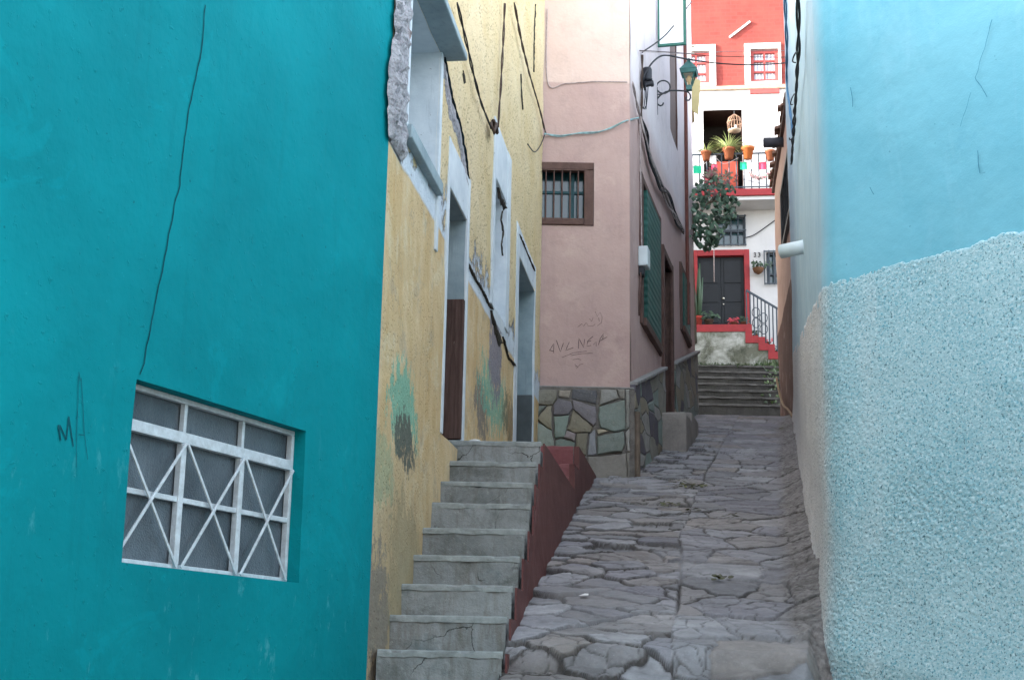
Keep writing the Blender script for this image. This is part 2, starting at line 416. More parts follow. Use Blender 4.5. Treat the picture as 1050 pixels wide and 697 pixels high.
tag(grid_obj('street', SP, M_flag, smooth=True, attrs={'tone': np.clip(r4 * .45 + .35 * vn(X2 * 3, D2 * 3, 9) + .25 * hsh(i3, j3, 22) * (hsh(ci, cj, 15) > .35), 0, 1), 'hue': r5 * .0 + hsh(ci, cj, 12), 'joint': np.clip(np.clip(1.3 - bd / (jw * 1.1 + .004), 0, 1) * np.clip((soft - .18) * 3, .25, 1) * (1 - .55 * far_f) + crk * .75 * (1 - .6 * far_f) + low * .5 * vn(X2 * 12, D2 * 12, 2) + (sunk > 0) * .25, 0, 1), 'fillet': fi_}), kind='structure')

# ------------------------------------------------------------------ turquoise house (left)
t = NT('turquoise_paint', .85, .12); p = t.pos()
f = t.ramp(t.noise(p, .8, 5, .6, .4), .3, .7); c = t.mix(f, hexc('00767f'), hexc('00868f'))
f = t.ramp(t.noise(t.mapping(p, (1, 1, .35), (0, R(25), 0)), 3.2, 7, .72, .6), .56, .8); c = t.mix(t.math('MULTIPLY', f, .22), c, hexc('14939f'))
f = t.ramp(t.noise(p, 2.1, 6, .7, 1.0), .6, .78); c = t.mix(t.math('MULTIPLY', f, .3), c, hexc('006a70'))
f = t.ramp(t.noise(p, 38, 3, .5), .735, .76); c = t.mix(t.math('MULTIPLY', f, .35), c, hexc('2f9fa8'))
f = t.ramp(t.noise(t.mapping(p, (1, 1, 1), (0, 0, 0), (3, 1, 7)), 30, 3, .5), .745, .76); c = t.mix(t.math('MULTIPLY', f, .6), c, hexc('0a4f5c'))
f = t.ramp(t.noise(t.mapping(p, (4, 4, .35), (0, 0, 0), (2, 2, 2)), 1.7, 6, .7), .56, .74); c = t.mix(t.math('MULTIPLY', f, .30), c, hexc('005f68'))
X_, Y_, Z_ = t.sep(p); lowz = t.ramp(Z_, 2.9, 1.5); f = t.ramp(t.noise(t.mapping(p, (1, 1, .4), (0, 0, 0), (6, 2, 4)), 9, 6, .75), .60, .70); c = t.mix(t.math('MULTIPLY', t.math('MULTIPLY', f, lowz), .5), c, hexc('5fb0b8'))
f = t.ramp(t.noise(t.mapping(p, (1, 1, 1), (0, 0, 0), (1, 9, 4)), 1.3, 7, .7, .8), .58, .62); c = t.mix(t.math('MULTIPLY', f, .22), c, hexc('0097a2'))
f = t.ramp(t.voro(t.mapping(p, (1, 1, 1), (0, 0, 0), (1, 2, 3)), 7), .045, .03); c = t.mix(t.math('MULTIPLY', f, t.ramp(t.noise(p, 3, 2), .5, .55)), c, hexc('00606a'))
t.color(c); n1 = t.bump(t.noise(p, 2.4, 4, .55), .5, .05); n2 = t.bump(t.noise(t.mapping(p, (1, 1, .5), (0, R(30), 0)), 11, 6, .62), .28, .012, n1); n3 = t.bump(t.noise(p, 90, 3), .35, .003, n2); t.bump(t.ramp(t.noise(p, 26, 4, .6), .63, .70), .5, .006, n3); M_teal = t.m
M_cream = plaster('cream_render', hexc('b9b2a2'), hexc('a39a88'))
M_white_paint = plain('white_metal', hexc('c3ccd2'), .5, .4, .25, 22, .6, .003)
t = NT('frosted_glass', .32, .5); p = t.objco(); c = t.mix(t.ramp(t.noise(p, 2.5, 5, .6), .3, .7), hexc('424c54'), hexc('656f77')); c = t.mix(t.math('MULTIPLY', t.ramp(t.noise(t.mapping(p, (5, 5, .7)), 3, 6, .7), .55, .75), .5), c, hexc('838b90')); c = t.mix(t.math('MULTIPLY', t.ramp(t.noise(p, 60, 3), .64, .68), .5), c, hexc('2a3036')); t.color(c); t.bump(t.voro(p, 120), .5, .004); M_frost = t.m
M_dark = plain('dark_line', hexc('17242a'), .9, .1, .2, 20, 0)
M_ink = plain('graffiti_ink', hexc('14505c'), .9, .1, .3, 60, 0)
teal = thing('house', (J.x - 1, J.y - 2, 0), 'turquoise plastered house with a white barred window, filling the left foreground', 'house')
TA = .018
g = TEAL.rect(133, 390, 311, 598)
zt0 = TEAL.uz(250, 590)[1]; zt0 = (TEAL.uz(120, 572)[1] + TEAL.uz(295, 599)[1]) / 2; zt1 = TEAL.uz(312, 441)[1]
u0, u1 = TEAL.uz(133, 480)[0], TEAL.uz(310, 520)[0]
tw = [(u0, zt0), (u1, zt0), (u1, zt1), (u0, zt1)]
sheet('wall', TEAL, [(-10.5, -3), (0, -3), (0, 6.6), (-10.5, 6.6)], [tw], .11, TA, M_teal, teal, 1.3, 0, .9)
reveal('window_reveal', TEAL, tw, .25, M_teal, teal, TA, .11, 1.3, 0, .9)
bk = TEAL.pt(-10.5, 0, -.32).xy; e0 = TEAL.pt(0, 0, -.32).xy
body('masonry', [(bk.x, bk.y), (e0.x, e0.y), (e0.x - 4, e0.y + .3), (bk.x - 4, bk.y)], -3, 6.58, M_cream, teal)
REC = -.062
fw = MB(); th = .022
fw.pbox(TEAL, u0, zt0, u1, zt0 + th, REC - .03, REC); fw.pbox(TEAL, u0, zt1 - th, u1, zt1, REC - .03, REC)
fw.pbox(TEAL, u0, zt0 + th, u0 + th, zt1 - th, REC - .03, REC); fw.pbox(TEAL, u1 - th, zt0 + th, u1, zt1 - th, REC - .03, REC)
win = fw.build('window', M_white_paint, teal, bevel=.003)
zt = TEAL.uz(215, 446)[1]; ztb = zt - .047
MB().pbox(TEAL, u0 + th, ztb, u1 - th, zt, REC - .028, REC + .004).build('transom', M_white_paint, win, bevel=.003)
cw = (u1 - u0) / 3
mm_ = [u0, u0 + cw * .985, u0 + cw * 2.0, u1]
for k in (1, 2):
    MB().pbox(TEAL, mm_[k] - .017, zt0 + th, mm_[k] + .017, ztb, REC - .026, REC + .003).build('mullion', M_white_paint, win, bevel=.003)
    MB().pbox(TEAL, mm_[k] - .010, zt, mm_[k] + .010, zt1 - th, REC - .026, REC - .002).build('glazing_bar', M_white_paint, win, bevel=.002)
zm = TEAL.uz(215, 515)[1]
MB().pbox(TEAL, u0 + th, zm - .011, u1 - th, zm + .011, REC - .026, REC - .003).build('glazing_bar', M_white_paint, win, bevel=.002)
for k in range(3):
    a, b = mm_[k] + (.01 if k else .0), mm_[k + 1] - (.01 if k < 2 else .028)
    for (q, r_, o_) in (((a, ztb), (b, zt0 + .01), .012), ((b, ztb), (a, zt0 + .01), .020)):
        MB().bar(TEAL.pt(q[0], q[1], REC + o_), TEAL.pt(r_[0], r_[1], REC + o_), .0125, .008, up=(TEAL.n.x, TEAL.n.y, 0)).build('diagonal_bar', M_white_paint, win, bevel=.002)
MB().pbox(TEAL, u0 + .01, zt0 + .01, u1 - .01, zt1 - .01, REC - .05, REC - .034).build('pane', M_frost, win)
MB().pbox(TEAL, u0 - .02, zt0 - .02, u1 + .02, zt1 + .02, -.29, -.262).build('window_back', M_dark, teal)
# crack and scrawl
ck = [TEAL.uz(x, y) for x, y in [(208, 6), (206, 40), (200, 75), (193, 110), (189, 150), (184, 190), (176, 225), (170, 255), (164, 285), (157, 320), (150, 355), (147, 372), (143, 384)]]
ck = [Vector((a + .008 * mnoise.noise(Vector((a * 9, b * 14, 0))), b)) for a, b in dense(ck, .03)]
mb = MB(); ribbon(mb, TEAL, ck, .0065, .0035, amp=TA, sd=1.3, sc=.9); mb.build('crack', plain('crack_teal', hexc('12424c'), .9, .1, .5, 12, 0), teal)
mb = MB()
def scr(pl, strokes, w, off, amp=0, sd=0, sc=1):
    for st in strokes: ribbon(mb, pl, dense([pl.uz(x, y) for x, y in st], .03), w, off, amp=amp, sd=sd, sc=sc)
fx = lambda zx, zy: (40 + zx / 6.34, 370 + zy / 6.34)
scr(TEAL, [[fx(125, 415), fx(142, 515)], [fx(135, 415), fx(180, 512)], [fx(180, 512), fx(196, 360)], [fx(196, 360), fx(226, 555)]], .0075, .004, TA, 1.3, .9)
scr(TEAL, [[fx(258, 70), fx(268, 130)], [fx(255, 100), fx(256, 250), fx(248, 480), fx(246, 690)], [fx(275, 110), fx(290, 300), fx(298, 460), fx(320, 640)], [fx(262, 477), fx(298, 480)]], .003, .004, TA, 1.3, .9)
mb.build('graffiti', M_ink, teal)

# ------------------------------------------------------------------ yellow house
UE = (DC - J.y - .03) / YEL.d.y
def ytop(D): return 3.12 + .464 * D
YA = .016
zband = np.mean([YEL.uz(x, y)[1] for x, y in ((405, 148), (430, 194), (453, 237.5), (478, 288), (505, 332), (528, 375))])
t = NT('ochre_plaster', .9, .2); p = t.pos(); X_, Y_, Z_ = t.sep(p)
nz = t.noise(p, 6, 6, .7); nf = t.noise(p, 26, 4, .7)
f = t.ramp(t.noise(t.mapping(p, (2, 1.6, .45)), 2.6, 6, .65), .3, .72); och = t.mix(f, hexc('c0a070'), hexc('d4bd97'))
f = t.ramp(t.noise(t.mapping(p, (6, 7, .5), (0, 0, 0), (5, 2, 1)), 1.6, 6, .7), .55, .72); och = t.mix(t.math('MULTIPLY', f, .4), och, hexc('c6bda9')); f = t.ramp(t.noise(p, 2.2, 7, .75, .5), .52, .6); och = t.mix(t.math('MULTIPLY', f, .6), och, hexc('d2c3a2')); f = t.ramp(t.noise(t.mapping(p, (1, 1, 1), (0, 0, 0), (2, 5, 3)), 3.4, 7, .75), .56, .62); och = t.mix(t.math('MULTIPLY', f, .4), och, hexc('9d9484'))
f = t.ramp(t.noise(t.mapping(p, (6, 9, .4), (0, 0, 0), (1, 8, 1)), 1.6, 6, .7), .62, .75); och = t.mix(t.math('MULTIPLY', f, .4), och, hexc('8d7048'))
upc = t.mix(t.ramp(t.noise(p, 1.7, 6, .7), .3, .7), hexc('dfc795'), hexc('eedcb8'))
pit = t.math('MULTIPLY', t.ramp(t.voro(p, 30), .30, .16), t.ramp(t.noise(p, 4, 4, .6), .38, .55)); upc = t.mix(t.math('MULTIPLY', pit, .75), upc, hexc('77623f'))
pit2 = t.ramp(t.noise(p, 75, 3, .6), .64, .7); upc = t.mix(t.math('MULTIPLY', pit2, .5), upc, hexc('a08a5c'))
wob = t.math('MULTIPLY', t.math('SUBTRACT', nz, .5), .16)
zlo = t.math('ADD', Z_, t.math('MULTIPLY', wob, .25))
mlo = t.ramp(zlo, zband - .012, zband + .012)
zhi = t.math('ADD', Z_, t.math('MULTIPLY', t.math('SUBTRACT', t.noise(p, 3.0, 8, .8), .5), 1.5))
mhi = t.ramp(zhi, zband + .22, zband + .25)
mring = t.math('MULTIPLY', t.ramp(zhi, zband + .15, zband + .2), t.math('SUBTRACT', 1.0, t.ramp(zhi, zband + .25, zband + .28)))
whc = t.mix(t.ramp(t.noise(p, 8, 5, .7), .35, .7), hexc('bcc6d0'), hexc('d3dbe2'))
dirt = t.math('MULTIPLY', t.ramp(t.math('ADD', Z_, t.math('MULTIPLY', nz, 1.2)), 3.6, 2.4), t.ramp(Y_, 9.5, 8.0)); och = t.mix(t.math('MULTIPLY', dirt, .6), och, t.mix(nf, hexc('75695a'), hexc('a1957f'))); c = t.mix(mlo, och, whc); c = t.mix(mhi, c, upc)
c = t.mix(t.math('MULTIPLY', mring, t.ramp(t.noise(p, 2.3, 3), .42, .6)), c, hexc('77747a'))
def patch(y, z, ry, rz, jag=1.3):
    dy = t.math('DIVIDE', t.math('SUBTRACT', Y_, y), ry); dz = t.math('DIVIDE', t.math('SUBTRACT', Z_, z), rz)
    d = t.math('ADD', t.math('MULTIPLY', dy, dy), t.math('MULTIPLY', dz, dz))
    return t.math('ADD', d, t.math('MULTIPLY', t.math('SUBTRACT', t.noise(t.mapping(p, (1, 1.3, .8)), 8, 8, .82), .5), jag * 6.5))
def ypt(px, py): q = YEL.uz(px, py); return YEL.pt(q[0], q[1])
def stain(px, py, x2, y2, col, soft=.25, jag=1.3, k=.9):
    global c
    a, b = ypt(px, (py + y2) / 2), ypt(x2, (py + y2) / 2); zt_, zb_ = ypt((px + x2) / 2, py).z, ypt((px + x2) / 2, y2).z
    d = patch((a.y + b.y) / 2, (zt_ + zb_) / 2, abs(b.y - a.y) / 2, abs(zt_ - zb_) / 2, jag)
    c = t.mix(t.math('MULTIPLY', t.ramp(d, 1.0, 1 - min(soft, .12)), k), c, col)
stain(398, 372, 428, 478, t.mix(nf, hexc('5f9a86'), hexc('86b8a0')), .2)
stain(402, 425, 424, 482, t.mix(nf, hexc('3f3c38'), hexc('6c675f')), .15, 1.5, .9)
stain(380, 440, 402, 520, t.mix(nf, hexc('74a08c'), hexc('a09a72')), .4, 1.5, .6)
stain(372, 560, 392, 700, t.mix(nf, hexc('5e5a55'), hexc('8b857c')), .5, 1.2, .8)
stain(392, 500, 425, 700, hexc('8e8468'), .8, 1.0, .55)
stain(486, 380, 502, 452, t.mix(nf, hexc('67605c'), hexc('8c867c')), .3, 1.4, .9)
stain(492, 372, 520, 440, t.mix(nf, hexc('5fa294'), hexc('8ab79a')), .35, 1.6, .8)
stain(502, 318, 514, 415, t.mix(nf, hexc('6d6870'), hexc('97919a')), .2, .9, .95)
stain(515, 405, 527, 456, t.mix(nf, hexc('5c4a34'), hexc('7a6a52')), .4, 1.5, .7)
t.color(c)
n1 = t.bump(t.noise(p, 4, 4), .5, .04)
rough_up = t.math('MULTIPLY', t.math('ADD', t.noise(p, 48, 5, .7), t.math('MULTIPLY', pit, -1.2)), t.math('ADD', t.math('MULTIPLY', mhi, 1.2), .25))
n2 = t.bump(rough_up, .9, .022, n1); n2 = t.bump(t.noise(p, 11, 6, .7), .45, .02, n2); step = t.math('ADD', mhi, t.math('MULTIPLY', mlo, .4)); t.bump(step, .5, .015, n2)
M_ochre = t.m
t = NT('pale_blue_paint', .75, .3); p = t.pos(); f = t.ramp(t.noise(p, 5, 6, .65), .35, .72); c = t.mix(f, hexc('b9c3cb'), hexc('d2d9de'))
f = t.ramp(t.noise(t.mapping(p, (9, 9, 1)), 2.5, 6, .7), .6, .75); c = t.mix(t.math('MULTIPLY', f, .5), c, hexc('7f8a92')); f = t.ramp(t.noise(p, 14, 5, .7), .68, .71); c = t.mix(f, c, hexc('6a6a70'))
t.color(c); n1 = t.bump(t.noise(p, 9, 5), .4, .015); t.bump(f, -.5, .01, n1); M_pblue = t.m
t = NT('grey_blue_paint', .75, .3); p = t.pos(); f = t.ramp(t.noise(p, 4, 6, .65), .35, .72); c = t.mix(f, hexc('809299'), hexc('9cacb2'))
f = t.ramp(t.noise(t.mapping(p, (9, 9, .6)), 2.5, 6, .7), .55, .75); c = t.mix(t.math('MULTIPLY', f, .6), c, hexc('56646a')); t.color(c); t.bump(t.noise(p, 12, 5), .4, .01); M_gblue = t.m
t = NT('bare_concrete', .92, .2); p = t.pos(); f = t.ramp(t.noise(p, 9, 7, .75), .32, .7); c = t.mix(f, hexc('85838a'), hexc('cbc9cd')); f = t.ramp(t.noise(p, 4, 5), .6, .7); c = t.mix(t.math('MULTIPLY', f, .6), c, hexc('8a6b5c'))
t.color(c); n1 = t.bump(t.noise(p, 14, 7, .75), 1.0, .04); t.bump(t.voro(p, 40), .7, .015, n1); M_conc = t.m
t = NT('old_wood', .8, .2); p = t.pos(); f = t.ramp(t.noise(t.mapping(p, (18, 18, 1.2)), 2.2, 6, .7), .3, .72); c = t.mix(f, hexc('3a2b26'), hexc('66504a')); f = t.ramp(t.noise(t.mapping(p, (14, 14, 2)), 3, 5, .7), .66, .72); c = t.mix(f, c, hexc('8a7a72'))
t.color(c); t.bump(t.noise(t.mapping(p, (22, 22, 1)), 2.5, 6, .7), .6, .01); M_wood = t.m
M_room = plain('dark_interior', hexc('2a2724'), .9, .1, .3, 4, 0)
yel = thing('house', (J.x - .6, J.y + 3, 0), 'narrow peeling ochre yellow house with grey concrete steps at its doors', 'house')
# openings (u0,z0,u1,z1)
def urange(x0, x1, y): return YEL.uz(x0, y)[0], YEL.uz(x1, y)[0]
zw_b = np.mean([YEL.uz(418, 131)[1], YEL.uz(445, 186)[1]]); zw_t = YEL.uz(450, 52)[1]
ua, ub = urange(416, 449, 110)
Hw = [(ua, zw_b), (ub, zw_b), (ub, zw_t), (ua, zw_t)]
_, z8 = YEL.uz(455, 452); z8 = at(505, 452, 9.56).z
zd_t = np.mean([YEL.uz(458, 185)[1], YEL.uz(475, 222)[1]])
da, db = urange(457, 476, 300)
Hd = [(da, z8 - .06), (db, z8 - .06), (db, zd_t), (da, zd_t)]
zB = at(573, 456, 12.6).z
ea, eb = urange(530, 546.5, 350); ze_t = np.mean([YEL.uz(531, 262)[1], YEL.uz(545, 292)[1]])
He = [(ea, zB - .06), (eb, zB - .06), (eb, ze_t), (ea, ze_t)]
na, nb = urange(506, 518, 250); zn_b = np.mean([YEL.uz(506, 312)[1], YEL.uz(517, 335)[1]]); zn_t = np.mean([YEL.uz(508, 185)[1], YEL.uz(518, 205)[1]])
Hn = [(na, zn_b), (nb, zn_b), (nb, zn_t), (na, zn_t)]
YO = [(0, -1), (UE, -1), (UE, ytop(DC)), (0, ytop(J.y))]
def plinth(u, z):     # the foot of the wall swells out
    zz = z - (z8 - 1.1) + .25 * u * 0
    return .06 * max(0, min(1, (3.0 - z) / 1.5)) * max(0, 1 - u / 2.2) * min(1, u / .25)
sheet('wall', YEL, YO, [Hw, Hd, He, Hn], .085, YA, M_ochre, yel, 4.2, 0, 1.4, plinth)
for nm, H_, mt, dp in (('window_reveal', Hw, M_pblue, .30), ('door_reveal', Hd, M_gblue, .28), ('door_reveal', He, M_gblue, .28), ('niche_reveal', Hn, M_pblue, .14)):
    reveal(nm, YEL, H_, dp, mt, yel, YA, .085, 4.2, 0, 1.4)
for nm, H_, mt, dp in (('window_panel', Hw, M_gblue, .30), ('door', Hd, M_wood, .28), ('door', He, M_gblue, .28), ('niche_back', Hn, M_pblue, .14)):
    MB().pbox(YEL, H_[0][0] - .03, H_[0][1] - .03, H_[2][0] + .03, H_[2][1] + .03, -dp - .05, -dp + .003).build(nm, mt, yel)
b0, b1_ = YEL.pt(0, 0, -.4), YEL.pt(UE, 0, -.4)
def hbody(name, foot, z0, tops, mat, parent):
    mb = MB(); mb.hexa([Vector((x, y, z0)) for x, y in foot] + [Vector((x, y, z)) for (x, y), z in zip(foot, tops)]); return mb.build(name, mat, parent)
hbody('masonry', [(b0.x, b0.y + .05), (b1_.x, b1_.y), (b1_.x - 5, b1_.y), (b0.x - 4, b0.y + .05)], -1, [ytop(J.y) - .02, ytop(DC) - .02, ytop(DC) - .02, ytop(J.y) - .02], M_cream, yel)
def surround(name, H_, w, side_r=None, proud=.012, mat=M_pblue, top=None, bottom=False):
    wr = side_r or w; wt = top or w; a, z0, b, z1 = H_[0][0], H_[0][1], H_[2][0], H_[2][1]; m_ = MB()
    m_.pbox(YEL, a - w, z0 - (.03 if bottom else 0), a - .002, z1 + wt, -.02, proud); m_.pbox(YEL, b + .002, z0 - (.03 if bottom else 0), b + wr, z1 + wt, -.02, proud + .004)
    m_.pbox(YEL, a - .002, z1 + .002, b + .002, z1 + wt, -.02, proud - .003)
    if bottom: m_.pbox(YEL, a - .002, z0 - w, b + .002, z0 - .002, -.02, proud - .003)
    return m_.build(name, mat, yel, bevel=.006)
surround('door_frame', Hd, .07, .08, top=.34); surround('door_frame', He, .20, .05, top=.28); surround('niche_frame', Hn, .12, .22, top=.5, bottom=True)
MB().pbox(YEL, ub + .003, zw_b - .45, ub + .07, zw_t + .1, -.02, .018).build('window_frame', M_pblue, yel, bevel=.006); MB().pbox(YEL, ua - .05, zw_b - .02, ua - .004, zw_t + .9, -.02, .022).build('window_frame', M_pblue, yel, bevel=.006)
MB().pbox(YEL, ua - .02, zw_b - .09, ub + .02, zw_b, -.05, .05).build('sill', M_gblue, yel, bevel=.01)
MB().pbox(YEL, ua - .03, zw_t + .004, ub + .16, zw_t + .06, -.05, .16).build('canopy', M_gblue, yel, bevel=.01)
# opened half door standing on the far jamb of the first doorway
zh = np.mean([YEL.uz(457, 286)[1], YEL.uz(475, 301)[1]])
MB().pbox(YEL, db - .07, z8 + .02, db - .02, zh, -.27, .012).build('door_leaf', M_wood, yel, bevel=.006)
zg = YEL.uz(540, 396)[1]
MB().pbox(YEL, eb - .05, zB + .02, eb - .012, zg, -.26, .004).build('door_leaf', plain('dull_grey_paint', hexc('4c5254'), .7, .3, .3, 5), yel, bevel=.006)
# torn edges and cracks of the upper plaster
M_torn = plain('torn_edge', hexc('4a4640'), .95, .1, .5, 14, 1.0, .02)
def torn(pts, w_, mat, name, off=.010, par=yel, pl=YEL, rag=.7):
    m_ = MB(); rr_ = random.Random(int(pts[0][0] * 7)); L_ = []; q = dense([pl.uz(*a) for a in pts], .035)
    for i, a in enumerate(q):
        a = a + Vector((.022 * mnoise.noise(Vector((a.x * 3, a.y * 5, 4))), 0)) + Vector((.012 * mnoise.noise(Vector((a.x * 9, a.y * 19, 2))), 0))
        b = q[min(i + 1, len(q) - 1)] - q[max(i - 1, 0)]; b = b.normalized(); nn2 = Vector((-b.y, b.x)); e = min(1, i / 3, (len(q) - 1 - i) / 3) if len(q) > 6 else 1
        w1, w2 = w_ * e * (1 + rag * 2 * mnoise.noise(Vector((a.x * 13, a.y * 13, 1)))), w_ * e * (1 + rag * 2 * mnoise.noise(Vector((a.x * 17, a.y * 17, 9))))
        for c_, o_ in ((a + nn2 * w1 * .5, .001), (a + nn2 * w1 * .2, off + .008 * rr_.random()), (a - nn2 * w2 * .2, off + .008 * rr_.random()), (a - nn2 * w2 * .5, .001)):
            L_.append(pl.pt(c_.x, c_.y, o_ + wave(c_.x, c_.y, YA, 1.4, 4.2)))
    m_.add(L_, [(4 * i + k, 4 * i + k + 1, 4 * i + k + 5, 4 * i + k + 4) for i in range(len(q) - 1) for k in range(3)]); return m_.build(name, mat, par)
torn([(452, 58), (456, 85), (461, 112), (469, 135), (474, 158), (479, 190)], .12, M_conc, 'torn_plaster')
torn([(453, 58), (458, 85), (464, 112), (471, 135), (476, 158), (480, 188)], .035, M_dark, 'crack', .016)  # dark ribbon painted as the deep shadow line along the torn edge
torn([(479, 268), (488, 287), (497, 303), (505, 318)], 0.026, M_torn, 'crack', .012)
torn([(503, 318), (509, 345), (513, 352)], .09, M_torn, 'torn_plaster', .014)
torn([(514, 345), (521, 366), (528, 376)], 0.026, M_torn, 'crack', .012)
torn([(549, 5), (547.5, 40), (546, 74)], 0.026, M_torn, 'crack', .010)
torn([(533, 76), (534.5, 95), (536, 113)], 0.026, M_torn, 'crack', .010)
torn([(474, 74), (475.5, 84)], 0.038, M_torn, 'crack', .008)
torn([(509, 192), (513, 206), (518, 214)], .045, M_torn, 'torn_plaster', .02, rag=.9)
torn([(515, 216), (513, 226), (516, 238), (514, 250), (515, 262)], .028, M_torn, 'torn_plaster', .010, rag=1.0)
torn([(531, 240), (538, 256), (547, 278)], 0.017, M_torn, 'crack', .012)
# broken render at the corner with the turquoise house
rng = random.Random(5); zz = np.arange(YEL.uz(402, 150)[1], 6.2, .03); Lp, Rp = [], []
zc0 = zz[0]
for z in zz:
    k = (z - zc0); bulge = .07 * math.exp(-((k - .30) / .28) ** 2)
    Lp.append((-.02 - bulge * .7 - .03 * mnoise.noise(Vector((z * 9, 1, 0))) - .015 * rng.random(), z)); Rp.append((ua - .06 + .02 * mnoise.noise(Vector((z * 6, 4, 0))) + .03 * max(0, 1 - k / .3), z))
m_ = MB(); nn = len(zz); cols = 13
for i in range(nn):
    for k in range(cols):
        f = k / (cols - 1); u = Lp[i][0] * (1 - f) + Rp[i][0] * f; z = zz[i]
        if u < 0: q = TEAL.pt(u, z, .004); 
        else: q = YEL.pt(u, z, .004)
        o_ = (.0 if k in (0, cols - 1) or i == 0 else .026 + .035 * mnoise.noise(Vector((u * 22, z * 16, 2))) + .015 * mnoise.noise(Vector((u * 60, z * 50, 7))))
        q = q + Vector((YEL.n.x * .75 + TEAL.n.x * .25, YEL.n.y * .6 + TEAL.n.y * .4, 0)) * o_ + Vector((TEAL.n.x, TEAL.n.y, 0)) * (.02 if u < 0 else 0)
        m_.v.append(q)
m_.f = [(i * cols + k, i * cols + k + 1, (i + 1) * cols + k + 1, (i + 1) * cols + k) for i in range(nn - 1) for k in range(cols - 1)]
m_.build('broken_render', M_conc, yel)

# ------------------------------------------------------------------ staircase
t = NT('step_concrete', .85, .25); p = t.pos(); f = t.ramp(t.noise(p, 3.2, 7, .7, .3), .3, .7); c = t.mix(f, hexc('737776'), hexc('a0a3a3'))
f = t.ramp(t.noise(t.mapping(p, (6, 6, 1.2)), 2.2, 6, .7), .5, .75); c = t.mix(t.math('MULTIPLY', f, .8), c, hexc('645b4e')); f = t.ramp(t.noise(p, 2.2, 5, .7), .58, .7); c = t.mix(t.math('MULTIPLY', f, .6), c, hexc('4c6266'))
f = t.ramp(t.voro(warp(t, p, 5, .22), 2.6, 'DISTANCE_TO_EDGE'), .010, .003); c = t.mix(t.math('MULTIPLY', f, t.ramp(t.noise(p, 2.8, 2), .52, .6)), c, hexc('33332f'))
oi = t.n('ShaderNodeObjectInfo').outputs['Random']; c = t.mix(t.math('MULTIPLY', oi, .35), c, hexc('5f6363')); f = t.ramp(t.noise(t.mapping(p, (1, 1, 1), (0, 0, 0), (5, 5, 2)), 2.6, 7, .75, .6), .5, .62); c = t.mix(t.math('MULTIPLY', f, .5), c, hexc('4c4f4a')); f = t.ramp(t.noise(p, 34, 4, .7), .62, .7); c = t.mix(t.math('MULTIPLY', f, .45), c, hexc('a7aaa4')); t.color(c); n1 = t.bump(t.noise(p, 9, 7, .72), .8, .025); t.bump(t.noise(p, 80, 4, .7), .5, .004, n1); M_step = t.m
t = NT('worn_nosing', .85, .25); p = t.pos(); f = t.ramp(t.noise(p, 14, 6, .7), .3, .7); t.color(t.mix(f, hexc('737877'), hexc('9a9f9d'))); t.bump(t.noise(p, 40, 5, .7), .7, .008); M_nose = t.m
t = NT('oxblood_paint', .72, .3); p = t.pos(); f = t.ramp(t.noise(p, 4, 6, .7), .3, .7); c = t.mix(f, hexc('55302f'), hexc('6b4543')); f = t.ramp(t.noise(t.mapping(p, (5, 5, 1.5)), 3, 6, .7), .6, .72); c = t.mix(t.math('MULTIPLY', f, .5), c, hexc('3f2022'))
f = t.ramp(t.noise(p, 22, 5, .7), .66, .7); c = t.mix(t.math('MULTIPLY', f, .6), c, hexc('8b7470')); t.color(c); n1 = t.bump(t.noise(p, 10, 6), .5, .015); t.bump(t.noise(p, 70, 4), .4, .004, n1); M_ox = t.m
t = NT('faded_oxblood', .72, .3); p = t.pos(); f = t.ramp(t.noise(p, 5, 6, .7), .3, .7); c = t.mix(f, hexc('744043'), hexc('865557')); f = t.ramp(t.noise(p, 16, 5, .7), .58, .72); c = t.mix(t.math('MULTIPLY', f, .6), c, hexc('9c8481')); t.color(c); t.bump(t.noise(p, 30, 6), .5, .01); M_ox2 = t.m
st = thing('staircase', (0, 8, 1.7), 'grey concrete steps with oxblood red side, rising to the yellow house', 'staircase')
SY_ = [668, 632, 600, 570, 542, 516, 494, 473, 452]; SXR = [517, 521, 527, 534, 540, 545, 547, 551, 556]
def wx_(D): return YEL.P.x + YEL.d.x * (D - YEL.P.y) / YEL.d.y
SD = [7.1 + .308 * k for k in range(9)]; SZ = [at(505, y, d).z for y, d in zip(SY_, SD)]; SR = [at(x, y, d).x for x, y, d in zip(SXR, SY_, SD)]
def rough_box(x0, x1, y0, y1, z0, z1, seed, amp=.006, yl=0.0):
    """box with a chipped, slightly wavy front; yl shifts the left end in y"""
    n = 14; rnd = random.Random(seed); m_ = MB(); rows = []
    for i in range(n + 1):
        f = i / n; x = x0 + (x1 - x0) * f; sh = yl * (1 - f)
        j = lambda: amp * rnd.uniform(-1, 1)
        chip = .02 if rnd.random() < .10 else 0
        rows.append([(x, y0 + sh + j() * .6, z0), (x, y0 + sh + j() * .5, z1 - .035 + j()), (x, y0 + sh + .004 + chip * .7 + abs(j()), z1 - .006 - chip + j() * .5), (x, y0 + sh + .02 + chip, z1 + j() * .4 - chip * .3), (x, y1, z1)  , (x, y1, z0)])
    for i, r_ in enumerate(rows): m_.v += [Vector(q) for q in r_]
    K = 6
    for i in range(n):
        for k in range(K): m_.f.append((i * K + k, i * K + (k + 1) % K, (i + 1) * K + (k + 1) % K, (i + 1) * K + k))
    m_.f.append(tuple(range(K))); m_.f.append(tuple(n * K + k for k in range(K)))
    return m_
rs9 = random.Random(3)
